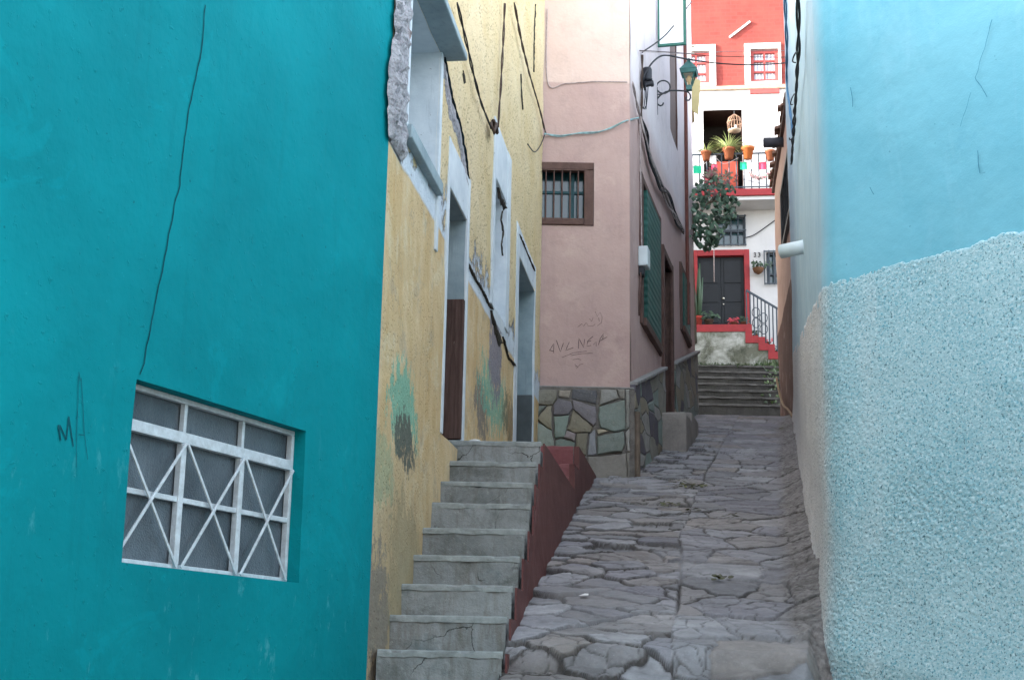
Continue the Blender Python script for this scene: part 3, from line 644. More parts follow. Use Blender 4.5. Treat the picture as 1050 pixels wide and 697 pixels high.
for k in range(9):
    xl = min(wx_(SD[k]) - .1, at(393, SY_[k], SD[k]).x) if k else at(386, 668, SD[0]).x
    last = k == 8
    if not last:
        o_ = rough_box(xl, SR[k] - .012, SD[k], SD[k] + .35, SZ[k] - .55, SZ[k], 20 + k, .010, yl=.012 + .02 * rs9.random()).build('step', M_step, st)
    else:
        o_ = rough_box(xl, SR[k] - .012, SD[k], SD[k] + .5, SZ[k] - .55, SZ[k], 20 + k, yl=.015).build('step', M_step, st)
    n_ = rough_box(xl + .004, SR[k] + .004 - .01, SD[k] - .004, SD[k] + .12, SZ[k] - .012, SZ[k] + .003, 60 + k, .004, yl=.015).build('nosing', M_nose, o_)
XE = at(590, 497, 12.35).x
m_ = MB(); m_.prism([(wx_(9.9) - .15, 9.95, 1.2), (SR[8] + .0, 9.95, 1.2), (XE, 12.35, 1.2), (wx_(12.35) - .15, 12.35, 1.2)], (0, 0, SZ[8] - 1.2 - .004)); m_.build('landing', M_step, st)
# painted side: stepped outline, its own thickness
prof = [(SD[0] - .16, 1.0), (SD[0] - .16, SZ[0] - .19)]
prof = [(SD[0] + .01, 1.0)]
for k in range(9): prof += [(SD[k] + .012, SZ[k] - .008)] + ([(SD[k + 1] + .012, SZ[k] - .008)] if k < 8 else [])
prof += [(12.35, SZ[8] - .008), (12.35, 1.0)]
xs_ = lambda D: float(np.interp(D, SD + [12.35], [r_ + .004 for r_ in SR] + [XE]))
bmL = [Vector((xs_(d), d, z)) for d, z in prof]; bmR = [p_ + Vector((.012, 0, 0)) for p_ in bmL]; nP = len(prof)
mb = MB(); mb.v = bmL + bmR; mb.f = [tuple(range(nP)), tuple(range(2 * nP - 1, nP - 1, -1))] + [(i, i + nP, (i + 1) % nP + nP, (i + 1) % nP) for i in range(nP)]
so_ = mb.build('stringer', M_ox, st)
# front end of the painted side, below the first step
MB().box((SR[0] + .03, SD[0] - .15, (1.0 + SZ[0] - .185) / 2 ), .08, .3, SZ[0] - .185 - 1.0).build('stringer_foot', M_ox, st, bevel=.01)
xa0, xa1 = at(587, 475, 12.25).x, at(588, 457, 12.65).x
zA = at(573, 475, 12.25).z
rough_box(wx_(12.2) - .1, xa0, 12.25, 12.7, zA - .6, zA, 91).build('upper_step', M_ox2, st)
XE2 = at(606, 489, 14.6).x
rough_box(wx_(12.65) - .1, xa1, 12.65, 12.95, zB - .6, zB, 92).build('upper_step', M_ox2, st)
m_ = MB(); m_.prism([(wx_(12.9) - .1, 12.9, 2), (xa1 - .01, 12.9, 2), (XE2, DC - .03, 2), (wx_(DC) - .1, DC - .03, 2)], (0, 0, zB - 2 - .003)); m_.build('upper_landing', M_step, st)
m_ = MB(); xq = lambda D: xa1 + (XE2 - xa1) * (D - 12.65) / (14.6 - 12.65)
pr = [(12.24, 2), (12.24, zA - .004), (12.64, zA - .004), (12.64, zB - .004), (DC - .05, zB - .004), (DC - .05, 2)]
L_ = [Vector((xq(d) + .004, d, z)) for d, z in pr]; R_ = [q + Vector((.05, 0, 0)) for q in L_]; m_.v = L_ + R_; n6 = len(pr)
m_.f = [tuple(range(n6)), tuple(range(2 * n6 - 1, n6 - 1, -1))] + [(i, i + n6, (i + 1) % n6 + n6, (i + 1) % n6) for i in range(n6)]; m_.build('upper_stringer', M_ox, st)

# ------------------------------------------------------------------ pink house
zpf = PF.uz(600, 85)[1]; zps = np.mean([PS.uz(663, 165)[1], PS.uz(702, 215)[1]])
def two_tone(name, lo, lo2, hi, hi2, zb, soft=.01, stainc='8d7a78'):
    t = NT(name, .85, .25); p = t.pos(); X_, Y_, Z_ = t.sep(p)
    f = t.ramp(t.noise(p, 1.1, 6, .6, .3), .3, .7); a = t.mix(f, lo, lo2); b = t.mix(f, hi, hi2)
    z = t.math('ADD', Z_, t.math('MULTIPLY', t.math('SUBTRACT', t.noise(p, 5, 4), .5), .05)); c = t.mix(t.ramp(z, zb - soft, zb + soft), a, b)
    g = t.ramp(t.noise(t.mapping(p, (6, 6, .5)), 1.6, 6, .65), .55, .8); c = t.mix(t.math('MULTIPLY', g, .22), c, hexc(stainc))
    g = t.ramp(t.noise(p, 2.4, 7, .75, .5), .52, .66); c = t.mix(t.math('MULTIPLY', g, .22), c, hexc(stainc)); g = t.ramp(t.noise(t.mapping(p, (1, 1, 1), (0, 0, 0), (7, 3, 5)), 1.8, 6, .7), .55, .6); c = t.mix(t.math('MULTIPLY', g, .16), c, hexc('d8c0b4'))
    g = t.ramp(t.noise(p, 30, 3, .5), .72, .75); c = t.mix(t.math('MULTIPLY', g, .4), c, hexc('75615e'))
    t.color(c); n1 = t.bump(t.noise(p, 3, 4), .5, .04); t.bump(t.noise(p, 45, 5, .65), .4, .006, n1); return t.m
M_pinkf = two_tone('pink_plaster', hexc('ae928d'), hexc('bca29b'), hexc('c6ada3'), hexc('d0bab0'), zpf)
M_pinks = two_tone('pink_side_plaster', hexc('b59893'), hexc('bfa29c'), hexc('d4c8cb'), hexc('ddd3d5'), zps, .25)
t = NT('stone_cladding', .8, .3); p = t.pos(); q = t.n('ShaderNodeVectorMath', operation='ADD'); nz_ = t.n('ShaderNodeTexNoise'); nz_.inputs['Scale'].default_value = 4; t.link(p, nz_.inputs['Vector'])
sc_ = t.n('ShaderNodeVectorMath', operation='SCALE'); t.link(nz_.outputs['Color'], sc_.inputs[0]); sc_.inputs['Scale'].default_value = .03; t.link(p, q.inputs[0]); t.link(sc_.outputs[0], q.inputs[1]); pw = t.mapping(q.outputs[0], (1, .55, 1.15))
vc = t.n('ShaderNodeTexVoronoi'); t.link(pw, vc.inputs['Vector']); vc.inputs['Scale'].default_value = 3.3; h3 = t.sep(vc.outputs['Color'])
ed = t.voro(pw, 3.3, 'DISTANCE_TO_EDGE')
c = t.mix(t.ramp(h3[0], .3, .7), hexc('84908a'), hexc('8f8b81')); c = t.mix(t.ramp(h3[1], .74, .75), c, hexc('625c66')); c = t.mix(t.ramp(h3[2], .78, .79), c, hexc('918877')); c = t.mix(t.ramp(h3[1], .18, .17), c, hexc('9d9a96'))
c = t.mix(t.math('MULTIPLY', t.ramp(t.noise(p, 8, 6, .7), .4, .7), .4), c, hexc('57544f'))
mor = t.ramp(t.math('ADD', ed, t.math('MULTIPLY', t.math('SUBTRACT', t.noise(p, 14, 4), .5), .03)), .026, .012); c = t.mix(mor, c, hexc('777370')); t.color(c)
n1 = t.bump(t.ramp(ed, .01, .05, True), .9, .03); t.bump(t.noise(p, 18, 6, .7), .6, .012, n1); M_clad = t.m
M_cap = plain('mortar_cap', hexc('8f8d8c'), .9, .2, .3, 12, .6, .01)
M_bfr = plain('brown_frame', hexc('5d4640'), .75, .3, .3, 7, .5, .005)
t = NT('green_shutter', .6, .35); p = t.pos(); s_ = t.n('ShaderNodeTexWave', bands_direction='Z'); t.link(p, s_.inputs['Vector']); s_.inputs['Scale'].default_value = 3.6; s_.inputs['Distortion'].default_value = .3
t.color(t.mix(t.ramp(t.noise(p, 6, 5, .7), .3, .7), hexc('1e4a44'), hexc('2f625a'))); t.bump(s_.outputs['Fac'], .6, .012); M_shut = t.m
M_iron = plain('black_iron', hexc('22262a'), .5, .5, .3, 20, .3, .002)
t = NT('window_glass', .12, .6); p = t.objco(); t.color(t.mix(t.noise(p, 3, 3), hexc('163035'), hexc('23444b'))); M_glass = t.m
pink = thing('house', (C.x, C.y + 2, zst(DC)), 'pink house with stone clad foot and green shutters at the bend of the alley', 'house')
PA = .014
UF0 = -1.35
zsf = PF.uz(595, 398)[1]
wl, wz0, wr_, wz1 = PF.rect(545, 166.5, 609, 231)
Hpw = [(wl, wz0), (wr_, wz0), (wr_, wz1), (wl, wz1)]
ZT, ZT0 = 13.7, 10.8
sheet('front_wall', PF, [(UF0, 2), (0, 2), (0, ZT0), (UF0, ZT0)], [Hpw], .09, PA, M_pinkf, pink, 2.2)
UL = PS.uz(713, 400)[0]
def us(x, y): return PS.uz(x, y)[0]
# side openings
w1u0, w1u1 = us(657, 260), us(675.5, 290); w1z1 = np.mean([PS.uz(660, 192)[1], PS.uz(675, 226)[1]]); w1z0 = np.mean([PS.uz(658, 329)[1], PS.uz(671, 350)[1]])
w2u0, w2u1 = us(697.5, 290), us(705.5, 300); w2z1 = w1z1 + .1; w2z0 = np.mean([PS.uz(697, 333)[1], PS.uz(704, 347)[1]])
du0, du1 = us(679, 330), us(687.5, 330); dz1 = np.mean([PS.uz(679, 262)[1], PS.uz(687, 278)[1]]); dz0 = zst(DC + du0 * .97) + .3
x0u, x1u = us(687, 100), us(694.5, 120); xz0 = np.mean([PS.uz(694, 155)[1], PS.uz(689, 135)[1]]); 
Hs = [R4((w1u0, w1z0, w1u1, w1z1)), R4((w2u0, w2z0, w2u1, w2z1)), R4((du0, dz0, du1, dz1)), R4((x0u, xz0, x1u, xz0 + 2.2))]
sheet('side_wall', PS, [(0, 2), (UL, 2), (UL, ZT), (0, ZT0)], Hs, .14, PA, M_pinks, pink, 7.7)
for nm, H_ in (('window_reveal', Hs[0]), ('window_reveal', Hs[1]), ('door_reveal', Hs[2]), ('window_reveal', Hs[3])):
    reveal(nm, PS, H_, .2, M_bfr, pink, PA, .14, 7.7)
reveal('window_reveal', PF, Hpw, .22, M_bfr, pink, PA, .09, 2.2)
q0 = PS.pt(UL, 0, -.3); q1 = PS.pt(0, 0, -.3)
hbody('masonry', [(C.x + UF0, C.y + .3), (q1.x - .05, C.y + .3), (q0.x, q0.y), (q0.x - 6, q0.y)], 1, [ZT0 - .02, ZT0 - .02, ZT - .02, ZT - .02], M_cream, pink)
# front window: frame, grille, panes
win = MB()
win.pbox(PF, wr_ - .11, wz0, wr_ - .004, wz1 - .09, -.10, .012); win.pbox(PF, wl, wz1 - .09, wr_ - .004, wz1 - .004, -.10, .02); win.pbox(PF, wl, wz0 + .004, wr_ - .11, wz0 + .06, -.10, .02); win.pbox(PF, wl + .004, wz0 + .06, wl + .10, wz1 - .09, -.10, .012)
win = win.build('window', M_bfr, pink, bevel=.008)
for i in range(6):
    u = wl + .16 + i * (wr_ - .11 - wl - .10) / 5.4; MB().tube([PF.pt(u, wz0 + .02, .0), PF.pt(u, wz1 - .03, .0)], .008, 6).build('grille_bar', M_bfr, win)
for z in (wz0 + .07, wz1 - .09): MB().pbox(PF, wl + .1, z - .010, wr_ - .07, z + .010, .004, .016).build('grille_rail', M_bfr, win)
MB().pbox(PF, wl, wz0, wr_, wz1, -.2, -.17).build('pane', M_glass, win)
m_ = MB()
for u in (wl + .45, wl + .78): m_.pbox(PF, u, wz0 + .06, u + .035, wz1 - .09, -.168, -.145)
m_.pbox(PF, wl + .1, (wz0 + wz1) / 2 + .05, wr_ - .11, (wz0 + wz1) / 2 + .08, -.168, -.150); m_.build('sash', plain('teal_sash', hexc('285058'), .6, .3), win)
# side windows
for (a, z0, b, z1) in ((w1u0, w1z0, w1u1, w1z1), (w2u0, w2z0, w2u1, w2z1)):
    f_ = MB(); f_.pbox(PS, a - .09, z0 - .07, a + .05, z1 + .06, -.05, .03); f_.pbox(PS, b - .05, z0 - .07, b + .07, z1 + .06, -.05, .03); f_.pbox(PS, a + .05, z1 - .02, b - .05, z1 + .06, -.05, .026); f_.pbox(PS, a + .05, z0 - .07, b - .05, z0 + .03, -.05, .06)
    wn = f_.build('window', M_bfr, pink, bevel=.008)
    MB().pbox(PS, a + .05 + (b - a) * .18, z0 + .03, b - .05, z1 - .02, -.045, .034).build('shutter', M_shut, wn, bevel=.006)
    MB().pbox(PS, a + .05, z0 + .03, a + .05 + (b - a) * .18, z1 - .02, -.16, -.14).build('pane', M_glass, wn)
MB().pbox(PS, x0u, xz0, x1u, xz0 + 2.2, -.19, -.02).build('window_shutter', M_bfr, pink)
f_ = MB(); f_.pbox(PS, du0 - .10, dz0, du0, dz1 + .1, -.05, .04); f_.pbox(PS, du1, dz0, du1 + .08, dz1 + .1, -.05, .04); f_.pbox(PS, du0, dz1, du1, dz1 + .1, -.05, .036)
dr = f_.build('door_frame', M_bfr, pink, bevel=.006)
MB().pbox(PS, du0, dz0, du1, dz1, -.16, -.13).build('door', plain('dark_brown_door', hexc('3b302e'), .7, .3, .3, 6), pink)
# stone base: front slab and side slabs following the slope
def zcap(u): 
    a, b = PS.uz(640.5, 397), PS.uz(712, 362); return a[1] + (b[1] - a[1]) * (u - a[0]) / (b[0] - a[0])
zsf = PF.uz(595, 398)[1]
def slab(name, pl, pts, thk, mat, sd):
    """cladding slab: bumpy front sheet standing proud plus its edges"""
    o = sheet(name, pl, pts, [], .07, .022, mat, pink, sd, thk, 3.0); reveal('slab_edge', pl, pts, 0, mat, pink, .022, .07, sd, thk, 3.0); return o
slab('stone_base', PF, [(UF0, 2), (.045, 2), (.045, zsf), (UF0, zsf)], .05, plain('dark_mortar', hexc('76716c'), .95, .1, .35, 14, .8, .01), 1.1)
STN = [([(22,68),(172,68),(172,120),(140,165),(22,165)],'7d7968'),([(185,68),(262,70),(258,118),(190,112)],'94897a'),([(278,62),(448,66),(440,160),(275,125)],'55565e'),([(470,68),(575,66),(590,125),(462,168)],'95948f'),([(582,62),(634,62),(632,130),(600,128)],'7f7b74'),
 ([(148,165),(185,125),(265,145),(280,190),(250,232),(150,235)],'6d6872'),([(275,135),(435,185),(440,290),(420,310),(290,200)],'77707a'),([(462,180),(632,138),(636,335),(560,348),(468,325),(455,240)],'768a82'),([(25,178),(105,172),(30,258)],'748077'),([(112,178),(135,175),(135,335),(38,262)],'837c62'),
 ([(20,275),(132,340),(150,420),(150,460),(20,460)],'7b8b80'),([(152,248),(255,242),(225,385),(158,395)],'6f877c'),([(285,200),(415,320),(400,352),(290,355),(245,335)],'857c62'),([(242,345),(300,362),(290,408),(222,388)],'86777a'),([(160,412),(200,400),(292,420),(288,520),(150,520)],'6c857b'),
 ([(305,362),(385,360),(370,515),(300,480)],'7d765f'),([(397,365),(430,332),(440,500),(382,515)],'7b808a'),([(446,332),(522,347),(456,368)],'a89877'),([(448,385),(560,362),(626,350),(632,440),(610,480),(450,503)],'75867f'),([(382,525),(640,500),(652,720),(420,720),(385,640)],'817b74'),
 ([(300,490),(372,525),(376,640),(410,720),(300,720)],'77746e'),([(638,360),(664,330),(664,480),(646,480)],'9b9894'),([(640,66),(664,64),(662,322),(642,335)],'85857f'),([(-190,68),(12,68),(12,265),(-190,262)],'7c8376'),([(-190,270),(10,272),(10,460),(-190,460)],'848072'),([(646,488),(664,488),(664,720),(656,720)],'7a746c')]
cm_ = MB(); scol = []
rs_ = random.Random(9)
for poly, hx in STN:
    q = [Vector(PF.uz(545 + x / 6.635, 390 + y / 6.635, .05)) for x, y in poly]; cen_ = sum(q, Vector((0, 0))) / len(q)
    if (q[1] - q[0]).x * (q[2] - q[1]).y - (q[1] - q[0]).y * (q[2] - q[1]).x > 0: pass
    q = dense(q + [q[0]], .045)[:-1]; n = len(q); o_ = .072 + .018 * rs_.random(); base_i = len(cm_.v); nF = len(cm_.f)
    q = [a + Vector((mnoise.noise(Vector((a.x * 14, a.y * 14, 3))), mnoise.noise(Vector((a.x * 14, a.y * 14, 8))))) * .012 for a in q]
    L_ = []
    for k, (sc_q, oo) in enumerate(((1.035, .045), (1.02, o_ - .014), (.95, o_), (.5, o_ + .006))):
        for a in q: b = cen_ + (a - cen_) * sc_q; L_.append(PF.pt(b.x, b.y, oo + (.008 * mnoise.noise(Vector((b.x * 9, b.y * 9, o_ * 90))) if k > 1 else 0)))
    L_.append(PF.pt(cen_.x, cen_.y, o_ + .008))
    fs_ = [(r_ * n + i, r_ * n + (i + 1) % n, (r_ + 1) * n + (i + 1) % n, (r_ + 1) * n + i) for r_ in range(3) for i in range(n)] + [(3 * n + i, 3 * n + (i + 1) % n, 4 * n) for i in range(n)]
    cm_.add(L_, fs_); k_ = hexc(hx); g_ = sum(k_[:3]) / 3; v_ = rs_.uniform(.85, 1.15); scol += [tuple((a * .6 + g_ * w9 * .4) * v_ * 1.22 for a, w9 in zip(k_[:3], (1.06, 1.0, .92))) + (1,)] * len(L_)
t = NT('clad_stone', .75, .35); p = t.pos(); at_n = t.n('ShaderNodeAttribute', attribute_name='stone'); c = at_n.outputs['Color']
f = t.ramp(t.noise(p, 7, 7, .7, .6), .36, .66); c = t.mix(t.math('MULTIPLY', f, .55), c, t.mix(.5, c, hexc('58534c'))); f = t.ramp(t.noise(p, 24, 5, .7), .55, .7); c = t.mix(t.math('MULTIPLY', f, .4), c, hexc('a09c92')); f = t.ramp(t.noise(p, 3, 5, .7), .58, .7); c = t.mix(t.math('MULTIPLY', f, .5), c, hexc('6d5d4c'))
t.color(c); n1 = t.bump(t.noise(p, 13, 7, .72), .7, .02); t.bump(t.noise(p, 70, 4), .4, .004, n1)
cs_ = cm_.build('stone_facing', t.m, pink, False)
ca_ = cs_.data.color_attributes.new('stone', 'FLOAT_COLOR', 'POINT')
for i, cc in enumerate(scol): ca_.data[i].color = cc
for a, b in ((0, du0 - .12), (du1 + .1, UL)):
    slab('stone_base', PS, [(a, 2.2), (b, 2.2), (b, zcap(b)), (a, zcap(a))], .05, M_clad, 5.5)
    m_ = MB(); m_.hexa([PS.pt(a, zcap(a) - .01, .085), PS.pt(b, zcap(b) - .01, .085), PS.pt(b, zcap(b) - .01, -.01), PS.pt(a, zcap(a) - .01, -.01), PS.pt(a, zcap(a) + .035, .085), PS.pt(b, zcap(b) + .035, .085), PS.pt(b, zcap(b) + .035, -.01), PS.pt(a, zcap(a) + .035, -.01)])
    m_.build('stone_cap', M_cap, pink, bevel=.012)
m_ = MB(); m_.pbox(PF, UF0, zsf - .008, .04, zsf + .012, -.01, .055); m_.build('stone_cap', M_cap, pink, bevel=.006)
m_ = MB(); m_.tube([PS.pt(.012, 2.6, .075), PS.pt(.012, zsf - .25, .075)], .035, 8); m_.build('corner_pipe', plain('rusty_pipe', hexc('6e6156'), .8, .3, .4, 8), pink)
# drain pipe at the far corner, open casement
u_ = us(701, 160); MB().tube([PS.pt(u_, 6.6, .04), PS.pt(u_, 12.5, .04)], .028, 8).build('drain_pipe', plain('red_brown_pipe', hexc('6b4038'), .7, .3), pink)
# scrawl on the front
mb = MB(); gx = lambda zx, zy: (545 + zx / 6.97, 300 + zy / 6.97)
def gs(strokes, w_): scr(PF, [[gx(*q) for q in s] for s in strokes], w_, .004, PA, 2.2, 1.1)
gs([[(128, 415), (160, 362), (158, 432)], [(130, 412), (156, 418)], [(178, 340), (206, 424), (228, 360)], [(270, 352), (244, 414), (300, 392)], [(335, 400), (338, 325), (372, 392), (380, 332)],
    [(440, 312), (402, 345), (395, 384), (425, 378)], [(398, 352), (425, 345)], [(442, 372), (462, 352), (462, 384)], [(478, 376), (490, 330), (515, 292), (508, 335), (488, 345)], [(505, 335), (540, 318)]], .007)
gs([[(218, 464), (300, 430), (395, 418)], [(280, 450), (360, 436), (438, 434)], [(330, 246), (360, 222), (372, 240), (390, 215), (402, 232)], [(400, 240), (440, 238), (455, 226)], [(412, 185), (430, 205), (440, 180)], [(455, 135), (470, 170), (490, 140), (505, 175), (500, 215), (470, 238)], [(480, 180), (484, 205)],
    [(295, 480), (330, 472), (355, 482)], [(310, 510), (322, 545), (345, 515), (370, 508)], [(318, 520), (332, 535)]], .005)
mb.build('graffiti', plain('pencil_scrawl', hexc('4f4246'), .9, .1, .3, 60, 0), pink)
# casement window opened out over the alley
uc = us(673, 40); CA = Plane(PS.pt(uc, 0, .02).xy, 103.5)
c0, cz0, c1, _ = CA.rect(672, 20, 703.5, 47.5); c0 = 0
f_ = MB(); fr_ = .035; hgt = 1.0
f_.pbox(CA, c0, cz0, c1, cz0 + fr_, -.02, .02); f_.pbox(CA, c0, cz0 + hgt - fr_, c1, cz0 + hgt, -.02, .02); f_.pbox(CA, c0, cz0 + fr_, c0 + fr_ * .7, cz0 + hgt - fr_, -.02, .02); f_.pbox(CA, c1 - fr_, cz0 + fr_, c1, cz0 + hgt - fr_, -.02, .02)
cs = f_.build('casement', plain('green_paint', hexc('2f6a5c'), .55, .4), pink, bevel=.004)
MB().pbox(CA, c0 + .02, cz0 + .03, c1 - .03, cz0 + hgt - .03, -.006, .006).build('pane', plain('sky_reflection_pane', hexc('f0f2f2'), .35, .5, .05, 3, 0), cs)  # white colour stands in for the sky reflected in the glass

# cement block at the pink door
t_ = [PS.uz(x, y)[0] for x, y in ((676, 445), (709, 420))]
M_blk = plaster('cement', hexc('736d6a'), hexc('99928c'), 3, 50, .8, dirt=hexc('4a4644'))
ub0, ub1 = us(674, 440), us(690, 430)
D_ = PS.pt(ub0, 0).y; zt_b = at(690, 418, PS.pt(ub0, 0, .4).y).z
blk = thing('doorstep', PS.pt((ub0 + ub1) / 2, 3.5, .2), 'grey cement doorstep block below the brown door of the pink house', 'doorstep')
m_ = MB(); m_.pbox(PS, ub0, 3.2, ub0 + .9, zt_b - .04, .0, .36); m_.build('block', M_blk, blk, bevel=.03)
m_ = MB(); m_.pbox(PS, ub0 + .905, 3.4, ub0 + 1.7, zt_b + .12, .0, .34); m_.build('upper_block', M_blk, blk, bevel=.03)

# ------------------------------------------------------------------ lantern on its scrolled arm
ul = us(674, 103); LP = Plane(PS.pt(ul, 0, .0).xy, 103.5)
lam = thing('wall_lantern', LP.pt(.0, LP.uz(674, 100)[1]), 'green street lantern with clear panes on a scrolled iron arm, fixed to the pink house', 'lantern')
L = lambda x, y, o=0: LP.pt(*LP.uz(x, y), o)
lz = lambda x, y: (640 + x / 7.744, 40 + y / 7.744)
arc = [lz(*q) for q in ((312, 508), (305, 525), (288, 532), (268, 522), (258, 500), (264, 475), (290, 445), (330, 422), (375, 411), (430, 411), (480, 414), (510, 424), (525, 445), (527, 470), (515, 488), (495, 488), (487, 468), (500, 462))]
m_ = MB(); m_.tube([L(*q) for q in arc], .011, 8); arm = m_.build('arm', M_iron, lam, True)
m_ = MB(); cx, cy = lz(311, 383); m_.tube([L(cx + 7.0 * math.cos(a), cy + 6.6 * math.sin(a)) for a in np.linspace(0, 6.28, 22)], .010, 8, False); m_.build('ring', M_iron, arm, True)
m_ = MB(); m_.bar(LP.pt(-.01, L(674, 90).z), LP.pt(-.01, L(674, 118).z), .03); m_.bar(LP.pt(-.01, L(*lz(300, 440)).z), L(*lz(300, 440)), .014); m_.build('wall_plate', M_iron, arm)
cx_ = LP.uz(*lz(516, 380))[0]; zb_ = L(*lz(516, 410)).z; zt1_ = L(*lz(516, 372)).z; ze_ = L(*lz(520, 288)).z; zr_ = L(*lz(520, 236)).z; zp_ = L(*lz(525, 185)).z; zf_ = L(*lz(525, 150)).z
Mgl = plain('green_lantern_metal', hexc('28605c'), .5, .5, .3, 20, .2, .002)
def sq(h, z): return [LP.pt(cx_ + i * h, z, j * h) for i, j in ((-1, -1), (1, -1), (1, 1), (-1, 1))]
hb, hm, he = .036, .078, .112
m_ = MB(); a_ = sq(hb, zb_) + sq(hb, zt1_); m_.hexa(a_); m_.build('socket', Mgl, lam, bevel=.006)
m_ = MB()
for i in range(4): m_.bar(sq(hb - .004, zt1_)[i], sq(hm - .004, ze_)[i], .014)
m_.build('cage', Mgl, lam)
t = NT('lantern_glass', .05, .5); tr_ = t.n('ShaderNodeBsdfTransparent'); gl_ = t.n('ShaderNodeBsdfGlossy'); gl_.inputs['Roughness'].default_value = .08; mx_ = t.n('ShaderNodeMixShader'); mx_.inputs[0].default_value = .12; tr_.inputs[0].default_value = hexc('f2ead6'); t.link(tr_.outputs[0], mx_.inputs[1]); t.link(gl_.outputs[0], mx_.inputs[2]); t.link(mx_.outputs[0], t.N['Material Output'].inputs['Surface']); M_lg = t.m
for i in range(4):
    j = (i + 1) % 4; a_, b_ = sq(hb - .002, zt1_), sq(hm - .002, ze_); MB().add([a_[i], a_[j], b_[j], b_[i]], [(0, 1, 2, 3)]).build('pane', M_lg, lam)
m_ = MB(); m_.hexa(sq(hm + .02, ze_) + sq(he, ze_ + (zr_ - ze_) * .55)); m_.build('eave', Mgl, lam, bevel=.004)
m_ = MB(); m_.hexa(sq(he + .004, ze_ + (zr_ - ze_) * .56) + sq(.028, zp_)); m_.build('roof', Mgl, lam, bevel=.004)
m_ = MB(); m_.lathe(LP.pt(cx_, zp_), [(.03, -.01), (.022, .02), (.03, .035), (.012, .05), (.004, zf_ - zp_)], 10); m_.build('finial', Mgl, lam, True)
m_ = MB(); c_ = LP.pt(cx_, zt1_); m_.lathe(c_, [(.014, 0), (.016, .04), (.03, .07), (.036, .10), (.022, .13), (.004, .142)], 10); m_.build('bulb', plain('old_bulb', hexc('c9a878'), .3, .5), lam, True)

# junction box with cable loops
ujb = us(657, 95); JP = Plane(PS.pt(ujb, 0, .0).xy, 103.5); Q = lambda x, y, o=0: JP.pt(*JP.uz(*lz(x, y)), o)
M_blkp = plain('black_plastic', hexc('23252d'), .55, .4, .3, 20, .2, .002)
jb = thing('junction_box', Q(180, 360), 'dark cylindrical cable junction box beside the lantern, trailing cable loops', 'junction box')
m_ = MB(); a_ = Q(183, 335); hh = Q(183, 230).z - a_.z; m_.lathe(a_, [(.062, 0), (.064, .02), (.058, .03), (.058, hh - .03), (.05, hh - .008), (.03, hh)], 18); m_.build('cylinder', M_blkp, jb, True)
m_ = MB(); m_.bar(Q(105, 378), Q(235, 350), .06, .05); m_.bar(Q(112, 340), Q(112, 412), .05, .06); m_.bar(Q(220, 342), Q(224, 378), .035); m_.build('bracket', M_blkp, jb, bevel=.006)
for pts in ([(150, 380), (140, 470), (150, 550), (165, 575), (182, 550), (185, 460), (180, 370)], [(165, 380), (168, 470), (160, 560)], [(190, 380), (186, 470), (176, 570)], [(120, 400), (125, 500), (140, 555), (160, 570)]):
    MB().tube([Q(*q, o=.02 * i) for i, q in enumerate(pts)], .006, 6).build('cable_loop', M_blkp, jb, True)
# electric meter box
mbx = thing('meter_box', PS.pt(us(655, 270), PS.uz(655, 270)[1], .05), 'small white electric meter box on the pink side wall by the green shutter', 'meter box')
a_ = PS.uz(655, 285); b_ = PS.uz(655, 256)
ul_ = us(652.5, 272)
MBP = Plane(PS.pt(us(656, 270), 0, 0).xy, 103.5)
r_ = MBP.rect(652, 256, 664, 276)
m_ = MB(); m_.pbox(PS, us(654, 270), r_[1], us(654, 270) + .22, r_[3], .002, .115); m_.build('box', plain('white_plastic', hexc('c4cdd0'), .5, .4, .1, 5), mbx, bevel=.012)
m_ = MB(); u__ = us(654, 270); m_.pbox(PS, u__ + .03, r_[1] - .10, u__ + .18, r_[1] - .004, .002, .06); m_.build('cable_gland', M_blkp, mbx, bevel=.008)
m_ = MB(); m_.tube([PS.pt(u__ + .03, r_[1] - .08, .03), PS.pt(u__ - .03, r_[1] - .35, .02), PS.pt(u__ - .02, r_[1] - .6, .02)], .012, 6); m_.build('conduit', M_bfr, mbx, True)

